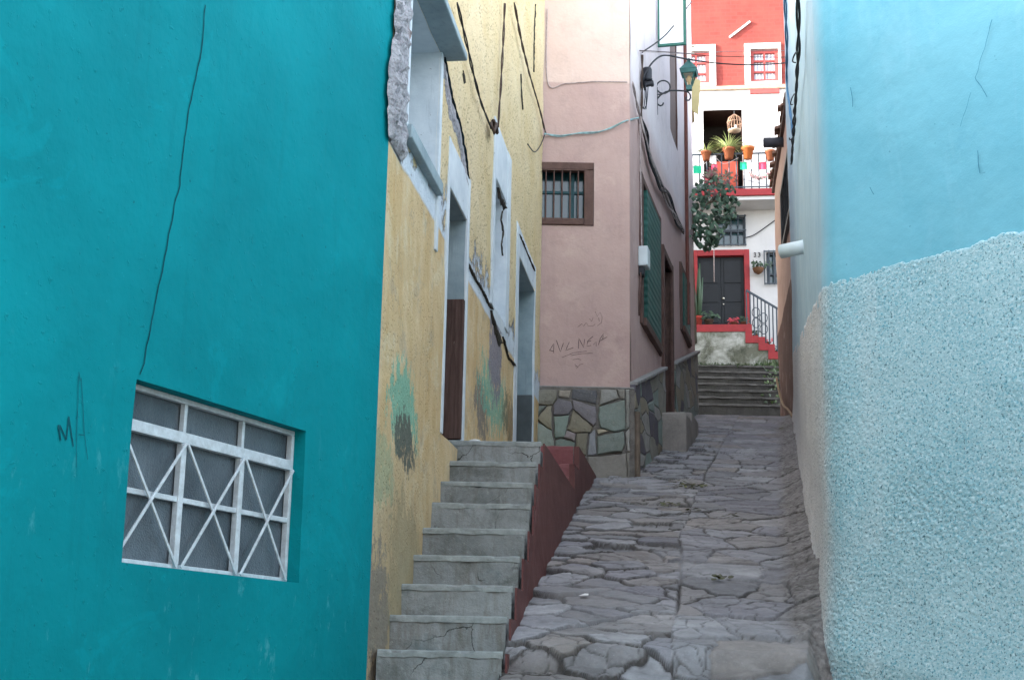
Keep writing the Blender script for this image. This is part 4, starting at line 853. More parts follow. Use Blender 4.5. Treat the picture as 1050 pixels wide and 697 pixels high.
# ------------------------------------------------------------------ cables
M_cab = plain('cable_black', hexc('1f2126'), .6, .3, .3, 30, 0); M_cabb = plain('cable_brown', hexc('4a3c36'), .7, .3, .3, 30, 0); M_cabt = plain('cable_pale_blue', hexc('8fb0b4'), .7, .3, .4, 20, 0); M_cabp = plain('cable_pale', hexc('a89a98'), .7, .3, .4, 20, 0)
def spline(P, n=8):
    P = [Vector(p) for p in P]; out = []
    for i in range(len(P) - 1):
        p0, p1, p2, p3 = P[max(i - 1, 0)], P[i], P[i + 1], P[min(i + 2, len(P) - 1)]
        for k in range(n):
            s = k / n; out.append(.5 * ((2 * p1) + (p2 - p0) * s + (2 * p0 - 5 * p1 + 4 * p2 - p3) * s * s + (3 * p1 - p0 - 3 * p2 + p3) * s ** 3))
    return out + [P[-1]]
def cable(P, r, mat, label, strands=1, twist=.0, group=None, pitch=.16, loops=()):
    pts = spline(P); m_ = MB()
    if strands == 1: m_.tube(pts, r, 6)
    else:
        Lc = 0; fine = []
        for a, b in zip(pts[:-1], pts[1:]):
            k = max(1, int((b - a).length / .02)); fine += [a.lerp(b, i / k) for i in range(k)]
        for s in range(strands):
            Lc = 0; out = []
            for i, p_ in enumerate(fine):
                if i: Lc += (p_ - fine[i - 1]).length
                tdir = (fine[min(i + 1, len(fine) - 1)] - fine[max(i - 1, 0)]).normalized(); x = tdir.cross(Vector((.31, -.7, .2))).normalized(); y = tdir.cross(x)
                a = 2 * math.pi * (Lc / pitch + s / strands); w_ = twist * (1 + .5 * math.sin(Lc * 2.3 + s)); out.append(p_ + x * math.cos(a) * w_ + y * math.sin(a) * w_)
            m_.tube(out, r, 6)
    for lp in loops: m_.tube(spline(lp, 6), r * .6, 5)
    o = m_.build('cable', mat, None, True, base=pts[0])
    return tag(o, label, 'cable', group)
Y_ = lambda x, y, o=.04: YEL.pt(*YEL.uz(x, y), o)
F_ = lambda x, y, o=.04: PF.pt(*PF.uz(x, y), o)
S_ = lambda x, y, o=.04: PS.pt(*PS.uz(x, y), o)
GC = 'cables on the alley walls'
def coil(fn, cx, cy, rx, ry): return [fn(cx + rx * math.cos(a), cy + ry * math.sin(a), .06) for a in np.linspace(.3, 6.4, 10)]
cable([Y_(463, 4), Y_(474, 50), Y_(481, 80), Y_(488, 105), Y_(499, 133)], .006, M_cab, 'twisted black cable crossing the rough yellow wall, nearest the white upper window', 2, .0045, GC, .55)
cable([Y_(513, 4), Y_(511, 50), Y_(508, 100), Y_(506, 133)], .006, M_cabb, 'brown cable hanging straight down the yellow wall to a knot', 2, .0045, GC, .55)
kn = MB(); rk = random.Random(2)
kn.tube(spline([Y_(498 + 5 * rk.random(), 122 + 16 * rk.random(), .03 + .05 * rk.random()) for _ in range(12)], 5), .012, 6)
tag(kn.build('cable_knot', M_cabb, None, True, base=Y_(500, 130)), 'knot of spare cable on the yellow wall above the niche', 'cable')
cable([Y_(523, 4), Y_(531, 45), Y_(540, 80), Y_(549, 110), Y_(556, 138)], .007, M_cabb, 'twisted brown cable running down the yellow wall to the pink corner', 2, .0045, GC, .55)
cable([Y_(555, 138), Y_(550, 150), Y_(544, 156), Y_(537, 148)], .006, M_cab, 'loose cable end curling at the edge of the yellow wall', 1, 0, GC)
cable([Y_(554, 138, .05), F_(561, 139.5, .05), F_(575, 141), F_(593, 138), F_(612, 137), F_(628, 132), F_(641, 126, .05), S_(652, 121)], .007, M_cabt, 'pale blue cable sagging across the pink front above the window', 2, .005, GC, .7)
cable([F_(561, 10, .02), F_(561.5, 85, .02), F_(580, 86.5, .02), F_(610, 84.5, .02), F_(643, 85, .02)], .006, M_cabp, 'thin wire along the paint edge on the pink front', 1, 0, GC)
rb = random.Random(8)
for k in range(8):
    j = lambda: rb.uniform(-2.4, 2.4)
    cable([S_(654, 120, .03), S_(658 + j(), 138 + j(), .05), S_(663 + j(), 160 + j() * 2, .05), S_(673 + j(), 190 + j() * 3, .06), S_(681 + j(), 205 + j() * 3, .05), S_(690 + j(), 225 + j() * 2, .05), S_(699, 238 + j(), .03)], .011 + .004 * rb.random(), (M_cab, M_cabp, M_cabb)[k % 3], 'strand in the tangled bundle drooping across the pale side wall under the lantern', 1, 0, 'strands of the cable bundle')
cable([S_(646, 85, .03), S_(650, 105, .03), S_(654, 122, .03)], .008, M_cabp, 'short pale cable stretched over the pink corner', 2, .006, GC, .6)
cable([S_(654, 128, .025), S_(655, 200, .025), S_(656, 262, .025)], .010, M_cabp, 'straight pale conduit cable running down to the meter box', 1, 0, GC)
cable([S_(655, 122, .03), S_(656, 90, .03), S_(656, 54, .03)], .009, M_cabb, 'brown cable running up past the junction box', 2, .006, GC, .6)
cable([S_(656, 54, .03), S_(668, 36, .2), S_(688, 4, .3)], .009, M_cab, 'black cable rising to the green casement', 1, 0, GC)
e1 = at(813, 65, 20.2)
def span(pp, D0, D1, r, mat, label):
    x0_, x1_ = pp[0][0], pp[-1][0]; cable([at(x, y, D0 + (D1 - D0) * (x - x0_) / (x1_ - x0_)) for x, y in pp], r, mat, label, 1, 0, 'wires across the alley')
j0 = S_(657, 93, .05)
cable([j0] + [at(x, y, d) for x, y, d in ((660, 80, 15.4), (667, 67, 15.6), (676, 58.5, 15.9), (685, 57, 16.2), (700, 60, 16.7), (730, 64.5, 17.7), (760, 66.5, 18.6), (790, 66, 19.5), (813, 64, 20.2))], .011, M_cab, 'thick black wire spanning the alley below the red windows', 1, 0, 'wires across the alley')
span([(656, 52), (690, 54), (740, 58), (813, 59)], 15.3, 20.3, .006, M_cabb, 'thin wire spanning the alley just above the thick black wire')
span([(656, 53), (700, 55), (750, 53), (813, 52)], 15.3, 20.3, .004, M_cabp, 'hair-thin pale wire spanning the alley, topmost of the three')

# ------------------------------------------------------------------ sky-blue house (right)
zb_near = np.mean([BN.uz(x, y)[1] for x, y in ((1037, 240), (950, 262), (870, 284))])
LBF = BF.uz(855, 655)[0]
zb_far = BF.uz(815, 304)[1]
rr = .32; turn = R(142 - a_bf) if a_bf < 0 else R(abs(142 - a_bf)); turn = abs(((142 - a_bf + 180) % 360) - 180) * math.pi / 180; tl = rr * math.tan(turn / 2)
def path(wv):
    """w<0: along the alley face (away), w>0: along the near face; returns point and normal"""
    wv = np.asarray(wv, float); arcl = rr * turn; P = np.zeros(wv.shape + (2,)); N = np.zeros_like(P)
    d1 = np.array(BF.d); d2 = np.array(BN.d); n1 = np.array(BF.n); Bp = np.array(B.xy); s = Bp - d1 * tl; cen = s - n1 * rr
    m1 = wv < 0; m3 = wv > arcl; m2 = ~(m1 | m3)
    P[m1] = s + d1 * wv[m1][:, None]; N[m1] = n1
    ang = wv[m2] / rr; a0 = math.atan2(n1[1], n1[0]); sg = 1 if (n1[0] * np.array(BN.n)[1] - n1[1] * np.array(BN.n)[0]) > 0 else -1
    nn_ = np.stack([np.cos(a0 + sg * ang), np.sin(a0 + sg * ang)], -1); N[m2] = nn_; P[m2] = cen + nn_ * rr
    e = Bp + d2 * tl; P[m3] = e + d2 * (wv[m3] - arcl)[:, None]; N[m3] = np.array(BN.n)
    return P, N
w_near = np.concatenate([np.arange(-.5, 1.75, .0055), np.arange(1.755, 2.9, .008), np.linspace(2.92, 8, 60)]); w_far = -np.geomspace(.5, LBF - tl + .15, 420)[::-1][:-0 or None]
wv = np.concatenate([w_far[:-1], w_near])
P, N = path(wv)
kfar = np.clip(-wv / (LBF - tl), 0, 1)
ragged = .03 * fbm(wv * 2.3, wv * 0, 5, 3) + .018 * fbm(wv * 31, wv * 0, 3, 4)
ztop = zb_near + (zb_far - zb_near) * kfar + ragged
zbot = np.array([zst(y) for y in P[:, 1]]) - .35; zbot[wv > 2] = 0
vv = np.linspace(0, 1, 470)
Z = zbot[:, None] + (ztop - zbot)[:, None] * vv[None]; Wm = np.repeat(wv[:, None], len(vv), 1)
lump = np.abs(fbm(Wm * 26, Z * 26, 3, 40)); b_, *_ = voronoi(Wm * 52, Z * 52, .95, 3)
gr_ = .15 + .55 * vn(Wm * 2.3, Z * 2.3, 48); hh_ = gr_ * (.0085 * np.clip(fbm(Wm * 62, Z * 62, 3, 44) + .05, -.3, 1) + .004 * np.clip(b_ * 2, 0, 1) * vn(Wm * 18, Z * 18, 45) + .007 * fbm(Wm * 120, Z * 120, 2, 46)) + .02 * fbm(Wm * 1.3, Z * 1.3, 3, 47)
hh_ = np.where(Wm > 2.88, .004 * fbm(Wm * 1.3, Z * 1.3, 3, 47), hh_); hh_ *= np.where(Wm < -.5, np.clip(1 + (Wm + .5) * .05, .4, 1), 1)
lip = np.clip((1 - vv[None]) * (ztop - zbot)[:, None] / .02, 0, 1); lip = np.sqrt(np.clip(1 - (1 - lip) ** 2, 0, 1))
foot = np.clip((zbot[:, None] + .9 - Z) / .6, 0, 1) ** 2 * .05
off = (.005 + hh_) * lip - .006 * (1 - lip) + foot
PP = np.concatenate([P[:, None, :] + N[:, None, :] * off[..., None], Z[..., None]], -1)
wsx = BN.n.x
def alley_mix(t):      # 0 on the near face, 1 on the alley face (which takes paler, greyer colours)
    g = t.n('ShaderNodeAttribute', attribute_name='alley').outputs['Fac']; return g
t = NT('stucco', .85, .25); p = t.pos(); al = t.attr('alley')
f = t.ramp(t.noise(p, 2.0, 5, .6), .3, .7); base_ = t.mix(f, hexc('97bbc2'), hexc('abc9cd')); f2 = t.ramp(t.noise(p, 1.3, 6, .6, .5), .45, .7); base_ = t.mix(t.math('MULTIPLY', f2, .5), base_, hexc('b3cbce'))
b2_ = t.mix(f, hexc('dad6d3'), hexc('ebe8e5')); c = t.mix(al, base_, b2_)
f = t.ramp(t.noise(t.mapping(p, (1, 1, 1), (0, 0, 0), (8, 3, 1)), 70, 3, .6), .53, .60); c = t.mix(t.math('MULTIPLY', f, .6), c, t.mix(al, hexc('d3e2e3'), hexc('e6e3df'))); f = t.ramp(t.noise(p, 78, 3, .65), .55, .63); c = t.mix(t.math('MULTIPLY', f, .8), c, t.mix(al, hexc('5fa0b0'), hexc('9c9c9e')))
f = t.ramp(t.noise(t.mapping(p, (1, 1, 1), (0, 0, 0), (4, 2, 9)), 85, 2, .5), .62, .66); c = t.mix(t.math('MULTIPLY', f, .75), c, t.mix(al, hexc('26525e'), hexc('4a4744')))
t.color(c); t.bump(t.noise(p, 110, 4, .7), .7, .006); M_stucco = t.m
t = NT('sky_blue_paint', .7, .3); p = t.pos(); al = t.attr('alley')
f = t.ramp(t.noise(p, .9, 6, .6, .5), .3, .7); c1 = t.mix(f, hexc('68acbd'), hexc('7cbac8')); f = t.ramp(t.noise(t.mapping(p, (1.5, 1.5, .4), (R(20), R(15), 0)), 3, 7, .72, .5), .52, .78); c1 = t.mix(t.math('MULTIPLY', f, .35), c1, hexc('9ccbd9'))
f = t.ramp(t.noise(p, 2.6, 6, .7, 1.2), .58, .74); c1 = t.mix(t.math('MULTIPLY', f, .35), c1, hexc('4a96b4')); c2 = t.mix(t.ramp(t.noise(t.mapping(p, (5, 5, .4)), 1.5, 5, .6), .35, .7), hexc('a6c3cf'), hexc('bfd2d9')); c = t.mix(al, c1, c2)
f = t.ramp(t.noise(p, 34, 3, .5), .74, .755); c = t.mix(t.math('MULTIPLY', f, .5), c, hexc('41788e'))
t.color(c); n1 = t.bump(t.noise(p, 1.6, 4, .55), .4, .05); n2 = t.bump(t.noise(p, 18, 5, .6), .25, .010, n1); t.bump(t.noise(p, 110, 3), .3, .003, n2); M_blue = t.m
blue = thing('house', (B.x + 1, B.y + 1, 0), 'sky blue house with rough stucco on its lower half, filling the right foreground', 'house')
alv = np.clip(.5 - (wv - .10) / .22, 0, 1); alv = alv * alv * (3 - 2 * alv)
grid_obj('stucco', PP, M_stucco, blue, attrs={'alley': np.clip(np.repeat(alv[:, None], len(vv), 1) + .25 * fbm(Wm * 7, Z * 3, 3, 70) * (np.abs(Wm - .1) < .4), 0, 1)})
wu = np.concatenate([-np.geomspace(.5, LBF - tl + .15, 160)[::-1], np.arange(-.48, 2.0, .03), np.linspace(2.1, 8, 30)]); Pu, Nu = path(wu)
zt_u = np.interp(wu, wv, ztop - ragged); vz = np.concatenate([np.linspace(-.08, 1.6, 70), np.linspace(1.7, 8, 60)])
ztp = np.maximum(1.55 + .53 * Pu[:, 1] + .15, 5.8); Zu = zt_u[:, None] + np.where(vz[None] < 1.6, vz[None], 1.6 + (vz[None] - 1.6) / 6.4 * (ztp[:, None] - zt_u[:, None] - 1.6)); Wu = np.repeat(wu[:, None], len(vz), 1)
ou = .022 * fbm(Wu * 1.1, Zu * 1.1, 3, 50) + .004 * fbm(Wu * 6, Zu * 6, 3, 51) - .004
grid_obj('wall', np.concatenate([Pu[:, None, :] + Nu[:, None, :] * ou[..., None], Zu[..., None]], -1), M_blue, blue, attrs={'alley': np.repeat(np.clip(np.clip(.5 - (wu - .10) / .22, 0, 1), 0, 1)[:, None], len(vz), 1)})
kk = [path(np.array([x]))[0][0] - path(np.array([x]))[1][0] * .3 for x in (-(LBF - tl) + .1, -.2, .15, .5, 7.9)]
foot_ = [tuple(q) for q in kk] + [(kk[4][0] + 3, kk[4][1] + 8), (kk[0][0] + 7, kk[0][1])]; nf_ = len(foot_)
mb = MB(); mb.v = [Vector((x, y, -2)) for x, y in foot_] + [Vector((x, y, max(1.55 + .53 * y + .13, 5.78))) for x, y in foot_]
mb.f = [tuple(reversed(range(nf_)))] + [(i, (i + 1) % nf_, nf_ + (i + 1) % nf_, nf_ + i) for i in range(nf_)] + [(nf_, nf_ + 1, nf_ + 6), (nf_ + 1, nf_ + 2, nf_ + 6), (nf_ + 2, nf_ + 3, nf_ + 6), (nf_ + 3, nf_ + 5, nf_ + 6), (nf_ + 3, nf_ + 4, nf_ + 5)]
mb.build('masonry', M_cream, blue)
Bq = lambda x, y, o=.0: BF.pt(*BF.uz(x, y), o)
# pale waterspout
pb = BF.uz(824, 251); pa = BF.pt(pb[0], pb[1], -.1)
tip = at(801, 258, pa.y + .2)
m_ = MB(); m_.tube([pa, tip], .062, 16); m_.build('waterspout', plain('pale_blue_pipe', hexc('d3e0e4'), .5, .4, .1, 6), blue, True)
m_ = MB(); d_ = (tip - pa).normalized(); m_.tube([tip - d_ * .02, tip + d_ * .004], .048, 16); m_.build('waterspout_mouth', M_dark, blue)
M_ckb = plain('crack_blue', hexc('44829a'), .9, .1, .2, 30, 0)
def bk_(pl, pts, w_):
    m_ = MB(); ribbon(m_, pl, [Vector((a + .01 * mnoise.noise(Vector((a * 9, b * 14, 3))), b)) for a, b in dense([pl.uz(x, y, .01) for x, y in pts], .02)], w_, .016); m_.build('crack', M_ckb, blue)
bk_(BN, [(1019, 20), (1008, 55), (1001, 80), (1013, 100)], .004); bk_(BN, [(1003, 155), (1005, 178)], .006); bk_(BN, [(873, 90), (875, 110)], .006); bk_(BN, [(997, 95), (985, 130)], .003); bk_(BN, [(893, 192), (896, 200)], .005)
cable([Bq(827, -10, .06), Bq(826, 40, .05), Bq(824, 80, .05), Bq(820.5, 120, .05), Bq(818, 150, .05), Bq(816.5, 168, .05)], .009, M_cab, 'twisted black cable hanging down the alley face of the sky blue house', 2, .007, GC, .9, [[Bq(825, 52, .05), Bq(829, 55, .09), Bq(828, 62, .10), Bq(824, 64, .06)], [Bq(821, 96, .05), Bq(825, 99, .09), Bq(824, 106, .10), Bq(820, 107, .06)], [Bq(819, 140, .05), Bq(823, 143, .1), Bq(826, 141, .12)]])
cable([Bq(816, -10, .10), Bq(815.5, 50, .08), Bq(815, 85, .08), Bq(817, 115, .06), Bq(819, 140, .05)], .008, plain('cable_blue', hexc('3c6a8c'), .6, .3), 'blue cable at the outer edge of the sky blue house', 2, .007, GC, .9)

# ------------------------------------------------------------------ salmon house beyond
UB = (P1.xy - P2.xy).length
zdado = BR.uz(808, 300)[1]; zeave = BR.uz(797, 165)[1]; zeave = BR.uz(806, 118)[1]
M_brn = two_tone('salmon_and_brown', hexc('5f433d'), hexc('6d4e47'), hexc('b79689'), hexc('c4a698'), zdado, .02, '70564e')
brn = thing('house', (P1.x + 1, P1.y + 2, zst(22)), 'small salmon house with brown dado and crumbling tile eave behind the sky blue house', 'house')
ba, bb = BR.uz(803, 205)[0], BR.uz(812, 205)[0]; bz0, bz1 = BR.uz(806, 246)[1], BR.uz(807, 176)[1]
Hb = R4((ba, bz0, bb, bz1))
sheet('wall', BR, [(0, 3.5), (UB, 3.5), (UB, zeave), (0, zeave)], [Hb], .14, .02, M_brn, brn, 3.3)
reveal('window_reveal', BR, Hb, .2, M_bfr, brn, .02, .14, 3.3)
f_ = MB(); f_.pbox(BR, ba - .05, bz0 - .05, ba + .02, bz1 + .05, -.1, .05); f_.pbox(BR, bb - .02, bz0 - .05, bb + .05, bz1 + .05, -.1, .05); f_.pbox(BR, ba + .02, bz0 - .05, bb - .02, bz0 + .02, -.1, .05); f_.pbox(BR, ba + .02, bz1 - .02, bb - .02, bz1 + .05, -.1, .05)
wn = f_.build('window', M_iron, brn); MB().pbox(BR, ba, bz0, bb, bz1, -.2, -.17).build('pane', M_glass, wn)
for i in range(5): u = ba + .1 + i * (bb - ba - .2) / 4; MB().tube([BR.pt(u, bz0, .03), BR.pt(u, bz1, .03)], .012, 6).build('grille_bar', M_iron, wn)
k0, k1 = BR.pt(0, 0, -.3), BR.pt(UB, 0, -.3); body('masonry', [(k0.x, k0.y), (k1.x, k1.y), (k1.x + 6, k1.y), (k0.x + 6, k0.y)], 3, zeave - .02, M_cream, brn)
k0, k1 = BR.pt(0, 0, 0), BR.pt(0, 0, -6.3); EW = Plane(k1.xy, math.degrees(math.atan2(k0.x - k1.x, k0.y - k1.y)))
t = NT('roof_tile', .85, .2); p = t.objco(); f = t.ramp(t.noise(p, 5, 6, .75), .3, .7); c = t.mix(f, hexc('4c3a33'), hexc('80604f')); t.color(c); t.bump(t.noise(p, 20, 6, .7), .6, .015); M_tile = t.m
m_ = MB(); rt = random.Random(4); nT = int(UB / .2)
for i in range(nT + 1):
    u = UB - i * .2; lift = rt.uniform(-.03, .03); L0 = .10 + rt.uniform(-.05, .05)
    for r_i in range(2):
        o1, o0 = L0 - r_i * .32, L0 - .42 - r_i * .32; z1_ = zeave + .06 + lift + r_i * .10; ring = []
        for o_, z_ in ((o1, z1_), (o0, z1_ + .13)):
            for a in np.linspace(0, math.pi, 7): ring.append(BR.pt(u + .095 * math.cos(a), z_ + .075 * math.sin(a), o_))
        n0 = len(m_.v); m_.v += ring; m_.f += [(n0 + k, n0 + k + 1, n0 + 8 + k, n0 + 7 + k) for k in range(6)]
tl_ = m_.build('roof_tiles', M_tile, brn); sm_ = tl_.modifiers.new('s', 'SOLIDIFY'); sm_.thickness = .018
m_ = MB(); m_.pbox(BR, 0, zeave - .02, UB, zeave + .05, -.3, .05); m_.build('eave_board', M_bfr, brn)
s0 = BR.pt(BR.uz(803, 146)[0], BR.uz(803, 146)[1], -.05); s1 = at(783, 146.5, s0.y + .05)
m_ = MB(); m_.tube([s0, s1], .085, 14); m_.build('waterspout', plain('dark_pipe', hexc('3b3d45'), .6, .3), brn, True)
m_ = MB(); d_ = (s1 - s0).normalized(); m_.tube([s1 - d_ * .02, s1 + d_ * .004], .066, 14); m_.build('waterspout_mouth', M_dark, brn)
cable([BR.pt(UB * k, zst(BR.pt(UB * k, 0).y) + z_, .06) for k, z_ in ((.98, .06), (.7, .12), (.45, .2), (.2, .45), (.05, .7))], .022, plain('ochre_hose', hexc('8a7258'), .7, .3), 'ochre hose lying along the foot of the brown wall', 1, 0)

# ------------------------------------------------------------------ unseen neighbour added behind the pink house, sized to shade the far facade
M_nb = plaster('pale_cream', hexc('c9bfae'), hexc('d6cdbd'), 1.5, 40, .4)
qa = PS.pt(UL, 0, -.25); nb = thing('house', (qa.x - 2, qa.y + 6, zst(26)), 'unseen pale cream house added behind the pink house to shade the far facade', 'house')
NB_TOP = 15.0
body('wall', [(qa.x, qa.y + .05), (4.2, 35.8), (-6, 35.8), (qa.x - 8, qa.y + .05)], 3, NB_TOP, M_nb, nb)

sky_block = thing('house', (0, -9, -1), 'unseen cream house block added behind the viewpoint to shade the near walls', 'house')  # added out of view to hold sky light off the near walls
body('wall', [(-15, -13), (15, -13), (15, -7), (-15, -7)], -4, 8.5, M_nb, sky_block)

# ------------------------------------------------------------------ white and red house at the end
def fr(x0, y0, x1, y1, off=0.0): return FH.rect(x0, y0, x1, y1, off)
zbr = FH.uz(755, 91)[1]
FU0, FU1 = FH.uz(698, 200)[0] - 1.5, FH.uz(815, 200)[0] + 2.5
t = NT('red_brick', .85, .2); p = t.pos(); bv = t.n('ShaderNodeCombineXYZ'); s3 = t.sep(p); t.link(s3[0], bv.inputs[0]); t.link(s3[2], bv.inputs[1])
bt = t.n('ShaderNodeTexBrick'); t.link(bv.outputs[0], bt.inputs['Vector']); bt.inputs['Scale'].default_value = 1.0; bt.inputs['Brick Width'].default_value = .30; bt.inputs['Row Height'].default_value = .115; bt.inputs['Mortar Size'].default_value = .014
bt.inputs['Color1'].default_value = hexc('70302c'); bt.inputs['Color2'].default_value = hexc('7c3832'); bt.inputs['Mortar'].default_value = hexc('803a38')
c = t.mix(t.ramp(t.noise(p, 1.2, 6, .7), .35, .7), bt.outputs['Color'], hexc('85413a')); f = t.ramp(t.noise(t.mapping(p, (1, 1, 2.2)), 6, 4, .6), .66, .71); c = t.mix(t.math('MULTIPLY', f, .7), c, hexc('5a302c')); t.color(c); t.bump(bt.outputs['Fac'], -.5, .02); M_brick = t.m
t = NT('white_render', .85, .25); p = t.pos(); f = t.ramp(t.noise(p, 1.2, 6, .6), .3, .7); c = t.mix(f, hexc('acabad'), hexc('bbbaba')); f = t.ramp(t.noise(t.mapping(p, (5, 5, .4)), 1.3, 6, .7), .56, .75); c = t.mix(t.math('MULTIPLY', f, .3), c, hexc('95928e')); t.color(c); t.bump(t.noise(p, 14, 5, .6), .4, .015); M_wr = t.m
M_redp = plain('red_paint', hexc('861f24'), .6, .35, .2, 5); M_redw = plain('red_window_paint', hexc('953f3c'), .6, .35, .15, 5)
M_whp = plain('white_paint', hexc('c6c6c4'), .6, .35, .08, 4)
M_slate = plain('slate_door', hexc('14181e'), .6, .3, .25, 5, .3, .006)
M_blkb = plain('blue_black_iron', hexc('23303c'), .5, .5, .2, 20, 0)
t = NT('curtain', .9, .1); p = t.pos(); wv_ = t.n('ShaderNodeTexWave'); t.link(p, wv_.inputs['Vector']); wv_.inputs['Scale'].default_value = 3.5; wv_.inputs['Distortion'].default_value = 3; t.color(t.mix(wv_.outputs['Fac'], hexc('8f93a3'), hexc('d7d8de'))); M_curt = t.m
far = thing('house', (FHP.x, FHP.y + .5, 9.0), 'white house with red brick top storey and red framed door ending the alley', 'house')
Hr = R4(fr(769.5, 50.5, 798.5, 84)); Hl = R4(fr(700, 53, 727.5, 86)); Ho = R4(fr(721.5, 113, 761.5, 198)); Hd2 = R4(fr(715.5, 262.5, 763.5, 333)); Hlw = R4(fr(735, 222, 764, 251.5)); Hsw = R4(fr(786, 258.5, 803, 291.5))
sheet('brick_wall', FH, [(FU0, zbr), (FU1, zbr), (FU1, 24), (FU0, 24)], [Hr, Hl], .25, .02, M_brick, far, 1.0)
sheet('white_wall', FH, [(FU0, 6), (FU1, 6), (FU1, zbr), (FU0, zbr)], [Ho, Hd2, Hlw, Hsw], .25, .02, M_wr, far, 1.0)
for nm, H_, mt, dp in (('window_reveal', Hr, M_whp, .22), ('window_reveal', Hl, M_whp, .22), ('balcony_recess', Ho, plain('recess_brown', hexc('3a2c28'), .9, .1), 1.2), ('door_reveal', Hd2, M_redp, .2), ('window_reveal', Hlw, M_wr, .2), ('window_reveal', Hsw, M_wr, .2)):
    reveal(nm, FH, H_, dp, mt, far, .02, .25, 1.0)
m_ = MB(); m_.pbox(FH, FU0, zbr - .05, FU1, zbr + .07, -.05, .07); m_.build('cornice', plain('buff_cornice', hexc('a5907c'), .9, .2, .35, 6, .6, .02), far, bevel=.02)
a_, b_ = FH.pt(FU0, 0, -1.3), FH.pt(FU1, 0, -1.3); body('masonry', [(a_.x, a_.y), (b_.x, b_.y), (b_.x, b_.y + 6), (a_.x, a_.y + 6)], 5, 23.95, M_cream, far)
a_, b_ = FH.pt(FU0 + .05, 0, -.35), FH.pt(FU1 - .05, 0, -.35)
for nm, r_ in (('backing', (FU0, zbr, FU1, 23.9)),):
    MB().pbox(FH, *r_, -1.25, -.3).build('attic', M_cream, far)
def window(r, wfr, mat_frame, nx, ny, off=-.1, pane=M_curt, bar=.05, name='window'):
    u0, z0, u1, z1 = r; m_ = MB(); d0, d1 = off - .05, off + .02
    m_.pbox(FH, u0, z0, u1, z0 + wfr, d0, d1); m_.pbox(FH, u0, z1 - wfr, u1, z1, d0, d1); m_.pbox(FH, u0, z0 + wfr, u0 + wfr, z1 - wfr, d0, d1); m_.pbox(FH, u1 - wfr, z0 + wfr, u1, z1 - wfr, d0, d1)
    wn = m_.build(name, mat_frame, far)
    for i in range(1, nx): x = u0 + (u1 - u0) * i / nx; MB().pbox(FH, x - bar / 2, z0 + wfr, x + bar / 2, z1 - wfr, d0, d1 - .004).build('glazing_bar', mat_frame, wn)
    for i in range(1, ny): x = z0 + (z1 - z0) * i / ny; MB().pbox(FH, u0 + wfr, x - bar / 2, u1 - wfr, x + bar / 2, d0, d1 - .008).build('glazing_bar', mat_frame, wn)
    MB().pbox(FH, u0 + .02, z0 + .02, u1 - .02, z1 - .02, d0 - .03, d0 - .01).build('pane', pane, wn)
    return wn
rr4 = lambda H_: (H_[0][0], H_[0][1], H_[2][0], H_[2][1])
for H_, lr in ((Hr, (fr(763.5, 45, 801, 90))), (Hl, fr(694, 47, 734, 92))):
    wn = window(rr4(H_), .10, M_redw, 2, 3, -.08)
    u0, z0, u1, z1 = lr; a, b, c_, d = rr4(H_); m_ = MB(); z0 = max(z0, zbr + .09)
    m_.pbox(FH, u0, z0, a, z1, -.03, .05); m_.pbox(FH, c_, z0, u1, z1, -.03, .05); m_.pbox(FH, a, d, c_, z1, -.03, .046); m_.pbox(FH, a, z0, c_, b, -.03, .046); m_.build('window_surround', M_whp, far)
m_ = MB(); r_ = fr(769, 91.5, 799, 96.5); m_.pbox(FH, *r_, .0, .055); m_.build('red_sill_band', M_redw, far)
m_ = MB(); m_.bar(FH.pt(*FH.uz(748, 39), .03), FH.pt(*FH.uz(769, 23), .03), .05); m_.build('pole', M_whp, far)
# balcony doorway
r_ = fr(733.5, 160, 757.5, 198); MB().pbox(FH, r_[0], r_[1], r_[2], r_[3] + .0, -.5, -.42).build('balcony_door', plain('salmon_door', hexc('c05540'), .6, .3, .2, 4), far, bevel=.01)
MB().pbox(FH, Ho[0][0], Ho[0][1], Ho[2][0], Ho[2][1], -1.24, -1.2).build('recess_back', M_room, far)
# balcony
BO = .95
bl0, bl1 = FH.uz(710, 195, BO)[0], FH.uz(797.5, 195, BO)[0] + .5; bz0_, bz1_ = FH.uz(780, 200.5, BO)[1], FH.uz(780, 193.5, BO)[1]
sl_ = MB().pbox(FH, bl0, bz0_, bl1, bz1_, 0, BO + .04).build('balcony', M_redp, far, bevel=.01)
MB().pbox(FH, bl0 + .03, bz0_ - .10, bl1 - .03, bz0_ - .003, 0, BO - .03).build('slab_underside', M_wr, sl_)
zr1 = FH.uz(755, 157.5, BO)[1]; zr0 = bz1_ + .06; RO_ = BO - .02
m_ = MB(); m_.bar(FH.pt(bl0, zr1, RO_), FH.pt(bl1, zr1, RO_), .04); m_.bar(FH.pt(bl0, zr1, RO_), FH.pt(bl0, zr1, 0), .04); m_.build('rail', M_blkb, sl_)
m_ = MB(); m_.bar(FH.pt(bl0, zr0, RO_), FH.pt(bl1, zr0, RO_), .03); m_.bar(FH.pt(bl0, zr0, RO_), FH.pt(bl0, zr0, 0), .03); m_.build('rail', M_blkb, sl_)
nB = 14
for i in range(nB + 1): u = bl0 + (bl1 - bl0) * i / nB; MB().tube([FH.pt(u, bz1_ - .01, RO_), FH.pt(u, zr1, RO_)], .017, 6).build('baluster', M_blkb, sl_)
